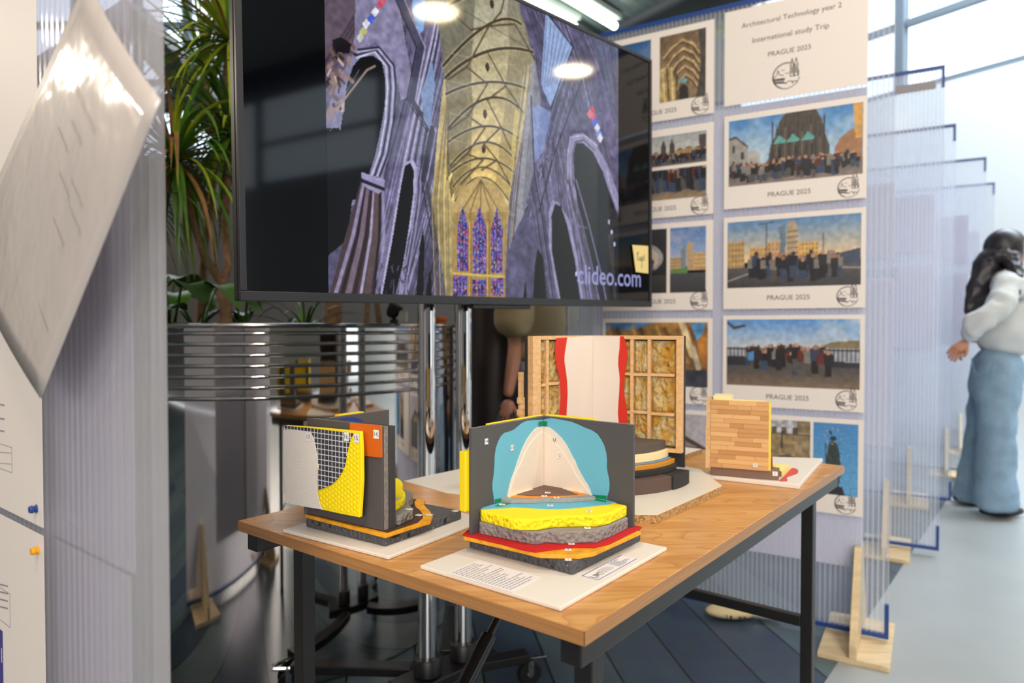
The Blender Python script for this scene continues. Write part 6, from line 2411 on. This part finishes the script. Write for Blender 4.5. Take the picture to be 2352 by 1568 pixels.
def hand(o, d, nrm, side, mat, parent, curl=.5, s=1.0):
    """palm, four unequal bent fingers and a thumb from the side of the palm: one mesh under the person"""
    d, nrm = Vector(d).normalized(), Vector(nrm).normalized()
    sd = d.cross(nrm).normalized() * side
    nodes, edges = [], []

    def add(p, r_, prev=None):
        nodes.append((p, r_ * s))
        if prev is not None:
            edges.append((prev, len(nodes) - 1))
        return len(nodes) - 1
    w = add(o, (.024))
    pm_ = add(o + d * .045 * s, .034, w)
    for k, L in enumerate((.070, .080, .074, .058)):
        off = sd * (.030 - .020 * k) * s
        b = add(o + d * .088 * s + off, .0115, pm_)
        v = d.copy()
        p = nodes[b][0]
        for j, f in enumerate((.45, .32, .23)):
            v = (v + nrm * curl * (.5 + .4 * j)).normalized()
            p = p + v * L * f * s
            b = add(p, .0095 - .0012 * j, b)
    t = add(o + d * .035 * s + sd * .034 * s, .013, pm_)
    t = add(o + d * .062 * s + sd * .052 * s + nrm * .012 * s, .011, t)
    add(o + d * .088 * s + sd * .052 * s + nrm * .026 * s, .009, t)
    return skinned('hand', nodes, edges, mat, parent, 2)


def head(c, fwd, mat, parent, r_=.078):
    """head with brow, nose, chin and ears facing fwd"""
    f = Vector(fwd).normalized()
    sd = Vector((f.y, -f.x, 0)).normalized()
    up = sd.cross(f) if sd.cross(f).z > 0 else f.cross(sd)
    M = frame(c, sd, f, up)
    m = MB()
    res = bmesh.ops.create_uvsphere(m.bm, u_segments=28, v_segments=20, radius=1)
    for v in res['verts']:
        x, y, z = v.co
        k = 1 - .26 * max(0, -z) ** 1.5
        q = Vector((x * .074 * k, y * (.096 if y < 0 else .088) * (1 - .10 * max(0, -z)), z * .118))
        if y > 0:
            q.y += .022 * math.exp(-((x / .16) ** 2 + ((z + .14) / .16) ** 2))            # nose
            q.y -= .010 * math.exp(-(((abs(x) - .42) / .2) ** 2 + ((z - .06) / .13) ** 2))  # eye sockets
            q.y += .007 * math.exp(-((x / .3) ** 2 + ((z + .47) / .10) ** 2))             # lips
            q.y += .012 * math.exp(-((x / .3) ** 2 + ((z + .85) / .2) ** 2))              # chin
        v.co = M @ q
    m.ball((0, 0, 0), (.010, .022, .030), 10, M=M @ Matrix.Translation((.076, -.008, -.005)))
    m.ball((0, 0, 0), (.010, .022, .030), 10, M=M @ Matrix.Translation((-.076, -.008, -.005)))
    o = m.build('head', mat, parent, 180)
    e = MB()
    for sx_ in (-.030, .030):
        e.ball((0, 0, 0), (.011, .006, .007), 10, M=M @ Matrix.Translation((sx_, .077, .006)))
    e.build('eyes', pm('dark_eye', (40, 32, 30), .3), o, 180)
    e = MB()
    e.ball((0, 0, 0), (.024, .006, .006), 10, M=M @ Matrix.Translation((0, .083, -.056)))
    e.build('mouth', pm('lip', (168, 92, 84), .5), o, 180)
    return o


denim = pm('pale_denim', (126, 154, 178), .85, var=.12, vscale=14, bump=.35, bscale=22)
jacket = pm('pale_grey_jacket', (198, 202, 204), .8, var=.06, vscale=8, bump=.5, bscale=16)
hair_m = pm('dark_hair', (36, 32, 40), .42, var=.35, vscale=6, stretch=(8, 8, 1.2))
# woman at the right edge, facing right, upper body bent forward a little
wo = Vector((2.80, 4.04, 0))
wp = thing('person', 'person with long dark hair, pale jacket and wide pale jeans, right edge of the photo', 'person', wo, None)
Y0 = 4.04


def W3(px, py, dy=0.0):
    return D(px, py, Y0 + dy)


hp = W3(2296, 822)
nk = W3(2318, 640)
body = [(hp, (.085, .08)), (W3(2300, 770), (.075, .07)), (W3(2312, 700), (.09, .075)), (W3(2318, 655), (.085, .07)), (W3(2316, 625), (.045, .045)), (W3(2316, 600), (.042, .042)),
        (W3(2282, 1000, -.06), .062), (W3(2280, 1140, -.05), .045), (W3(2262, 990, .16), .062), (W3(2232, 1120, .18), .045)]
skinned('body', body, [(0, 1), (1, 2), (2, 3), (3, 4), (4, 5), (0, 6), (6, 7), (0, 8), (8, 9)], skin, wp, 2)
hd = head(W3(2318, 578), (.96, -.1, -.25), skin, wp)
# jeans with wide hems
jn = [(W3(2297, 788), (.128, .15)), (W3(2288, 850), (.135, .175)), (W3(2290, 905, -.05), (.118, .125)), (W3(2289, 990, -.08), (.10, .105)), (W3(2288, 1080, -.08), (.105, .115)), (W3(2288, 1150, -.08), (.122, .135)), (W3(2288, 1174, -.08), (.128, .14)),
      (W3(2272, 905, .10), (.112, .115)), (W3(2254, 1000, .16), (.092, .10)), (W3(2236, 1080, .19), (.088, .10)), (W3(2224, 1136, .21), (.09, .105)), (W3(2224, 1156, .21), (.092, .11))]
skinned('jeans', jn, [(0, 1), (1, 2), (2, 3), (3, 4), (4, 5), (5, 6), (1, 7), (7, 8), (8, 9), (9, 10), (10, 11)], denim, wp, 2, thick=(.035, .12))
# jacket: trunk, both sleeves; the near arm bends back to the hip
jk_ = [(W3(2300, 822), (.152, .172)), (W3(2308, 735), (.16, .165)), (W3(2318, 690), (.165, .15)), (W3(2322, 648), (.135, .11)), (W3(2318, 622), (.062, .06)),
       (W3(2318, 660, -.17), .078), (W3(2276, 725, -.24), .072), (W3(2232, 745, -.2), .07), (W3(2222, 776, -.13), .052),
       (W3(2332, 662, .17), .075), (W3(2268, 735, .22), .062), (W3(2226, 775, .12), .05)]
skinned('jacket', jk_, [(0, 1), (1, 2), (2, 3), (3, 4), (3, 5), (5, 6), (6, 7), (7, 8), (3, 9), (9, 10), (10, 11)], jacket, wp, 2, thick=(.06, .11))
hand(W3(2220, 780, -.12), (-.35, .25, -.55), (.4, .6, -.3), 1, skin, wp, .5, .9)
hand(W3(2222, 782, .10), (-.45, -.2, -.45), (.4, -.6, -.3), -1, skin, wp, .5, .9)
# hair: cap and long falls over the back and shoulder
m = MB()
hc = W3(2314, 572)
res = bmesh.ops.create_uvsphere(m.bm, u_segments=24, v_segments=16, radius=1)
for v in res['verts']:
    x, y, z = v.co
    v.co = hc + Vector((x * .112 - .014, y * .100, z * .112 + .008))
    if x > .45 and z < .25:
        v.co.x -= .075 * (x - .45) / .55 * 1.4
m.build('hair', hair_m, wp, 180)
skinned('long_hair', [(W3(2296, 562), (.10, .085)), (W3(2276, 606), (.085, .095)), (W3(2262, 650), (.062, .10)), (W3(2248, 690), (.042, .085)), (W3(2236, 722), (.022, .06)), (W3(2230, 738), (.008, .03)),
                      (W3(2326, 600, -.08), (.055, .05)), (W3(2334, 640, -.17), (.035, .04)), (W3(2336, 676, -.22), (.012, .02)), (W3(2310, 546), (.05, .045)), (W3(2316, 536), (.012, .012))],
        [(0, 1), (1, 2), (2, 3), (3, 4), (4, 5), (0, 6), (6, 7), (7, 8), (0, 9), (9, 10)], hair_m, wp, 2, thick=(.03, .05))
# shoes
for px, py, dy in ((2288, 1176, -.08), (2226, 1158, .21)):
    c = W3(px, py, dy)
    c.z = .034
    MB().ball((0, 0, 0), (.13, .048, .0335), 16, M=Matrix.Translation(c + Vector((.03, 0, 0)))).build('shoe', pm('black_shoe', (26, 26, 28), .5), wp, 180)
# waistband and pocket seams
m = MB()
pkt = [W3(2232, 822, -.172), W3(2236, 852, -.18), W3(2252, 868, -.187), W3(2274, 866, -.19), W3(2282, 830, -.184)]
m.tube(pkt, .004, 6)
m.build('pocket_seam', pm('denim_seam', (92, 118, 142), .9), wp, 180)

# visitor in an olive shirt behind the screen
Q0 = 3.30
vo = Vector(((1236 - 1176) / 1600 * Q0, Q0, 0))
vp = thing('person', 'person in a loose olive beige shirt and dark jeans behind the screen, holding a phone', 'person', vo)


def Q3(px, py, dy=0.0):
    return D(px, py, Q0 + dy)


olive = pm('olive_beige_shirt', (150, 134, 102), .85, var=.1, vscale=6, bump=.5, bscale=12)
navy = pm('navy_denim', (34, 40, 58), .85, var=.15, vscale=20)
skin2 = pm('warm_skin', (170, 116, 92), .5)
sh = zat(vo, 0)
Z = lambda px, z, dy=0.0: Vector(((px - 1176) / 1600 * (Q0 + dy), Q0 + dy, z))
skinned('body', [(Z(1238, .93), (.13, .11)), (Z(1240, 1.12), (.12, .10)), (Z(1242, 1.36), (.14, .10)), (Z(1240, 1.47), .05), (Z(1238, 1.54), .048),
                 (Z(1178, .90, -.1), .034), (Z(1166, .76, -.12), .024), (Z(1186, 1.0, -.08), .038), (Z(1200, 1.34, -.03), .05), (Z(1180, 1.10, -.07), .042)],
        [(0, 1), (1, 2), (2, 3), (3, 4), (2, 8), (8, 9), (9, 7), (7, 5), (5, 6)], skin2, vp, 2)
head(Vector(((1244 - 1176) / 1600 * Q0, Q0, 1.64)), (.8, .5, -.1), skin2, vp)
m = MB()
m.ball((0, 0, 0), (.088, .104, .088), 20, M=Matrix.Translation(Vector(((1240 - 1176) / 1600 * Q0 - .006, Q0 - .012, 1.675))))
m.build('hair', pm('brown_hair', (58, 42, 34), .6), vp, 180)
skinned('shirt', [(Z(1228, .90), (.115, .13)), (Z(1234, .97), (.135, .14)), (Z(1240, 1.15), (.145, .14)), (Z(1242, 1.36), (.165, .13)), (Z(1240, 1.46), (.075, .07)),
                  (Z(1202, 1.36, -.10), .085), (Z(1184, 1.16, -.10), .108), (Z(1180, 1.02, -.10), .086), (Z(1284, 1.36, .06), .08), (Z(1294, 1.17, .10), .075), (Z(1290, 1.06, .10), .06)],
        [(0, 1), (1, 2), (2, 3), (3, 4), (3, 5), (5, 6), (6, 7), (3, 8), (8, 9), (9, 10)], olive, vp, 2, thick=(.04, .12))
skinned('jeans', [(Z(1236, .90), (.13, .12)), (Z(1236, .82), (.135, .12)), (Z(1218, .60, -.04), .085), (Z(1216, .30, -.04), .065), (Z(1216, .05, -.04), .062), (Z(1256, .60, .08), .085), (Z(1262, .30, .08), .065), (Z(1264, .05, .08), .062)],
        [(0, 1), (1, 2), (2, 3), (3, 4), (1, 5), (5, 6), (6, 7)], navy, vp, 2)
hand(Z(1165, .755, -.12), (-.12, -.1, -1), (.2, .9, 0), 1, skin2, vp, .55, .95)
for px, dy in ((1218, -.04), (1264, .08)):
    c = Z(px, .036, dy)
    MB().ball((0, 0, 0), (.12, .05, .0355), 14, M=Matrix.Translation(c + Vector((.03, 0, 0)))).build('shoe', pm('black_shoe', (26, 26, 28), .5), vp, 180)
ph = Z(1150, .655, -.13)
MB().bar(ph + Vector((.03, .0, .05)), ph + Vector((-.025, .0, -.07)), .072, .009, up=(0, 1, 0)).build('phone', pm('black_phone', (14, 14, 18), .12), None, bevel=.003)
po = bpy.data.objects['phone']
tag(po, 'dark phone held low in the hand of the person behind the screen', 'phone')
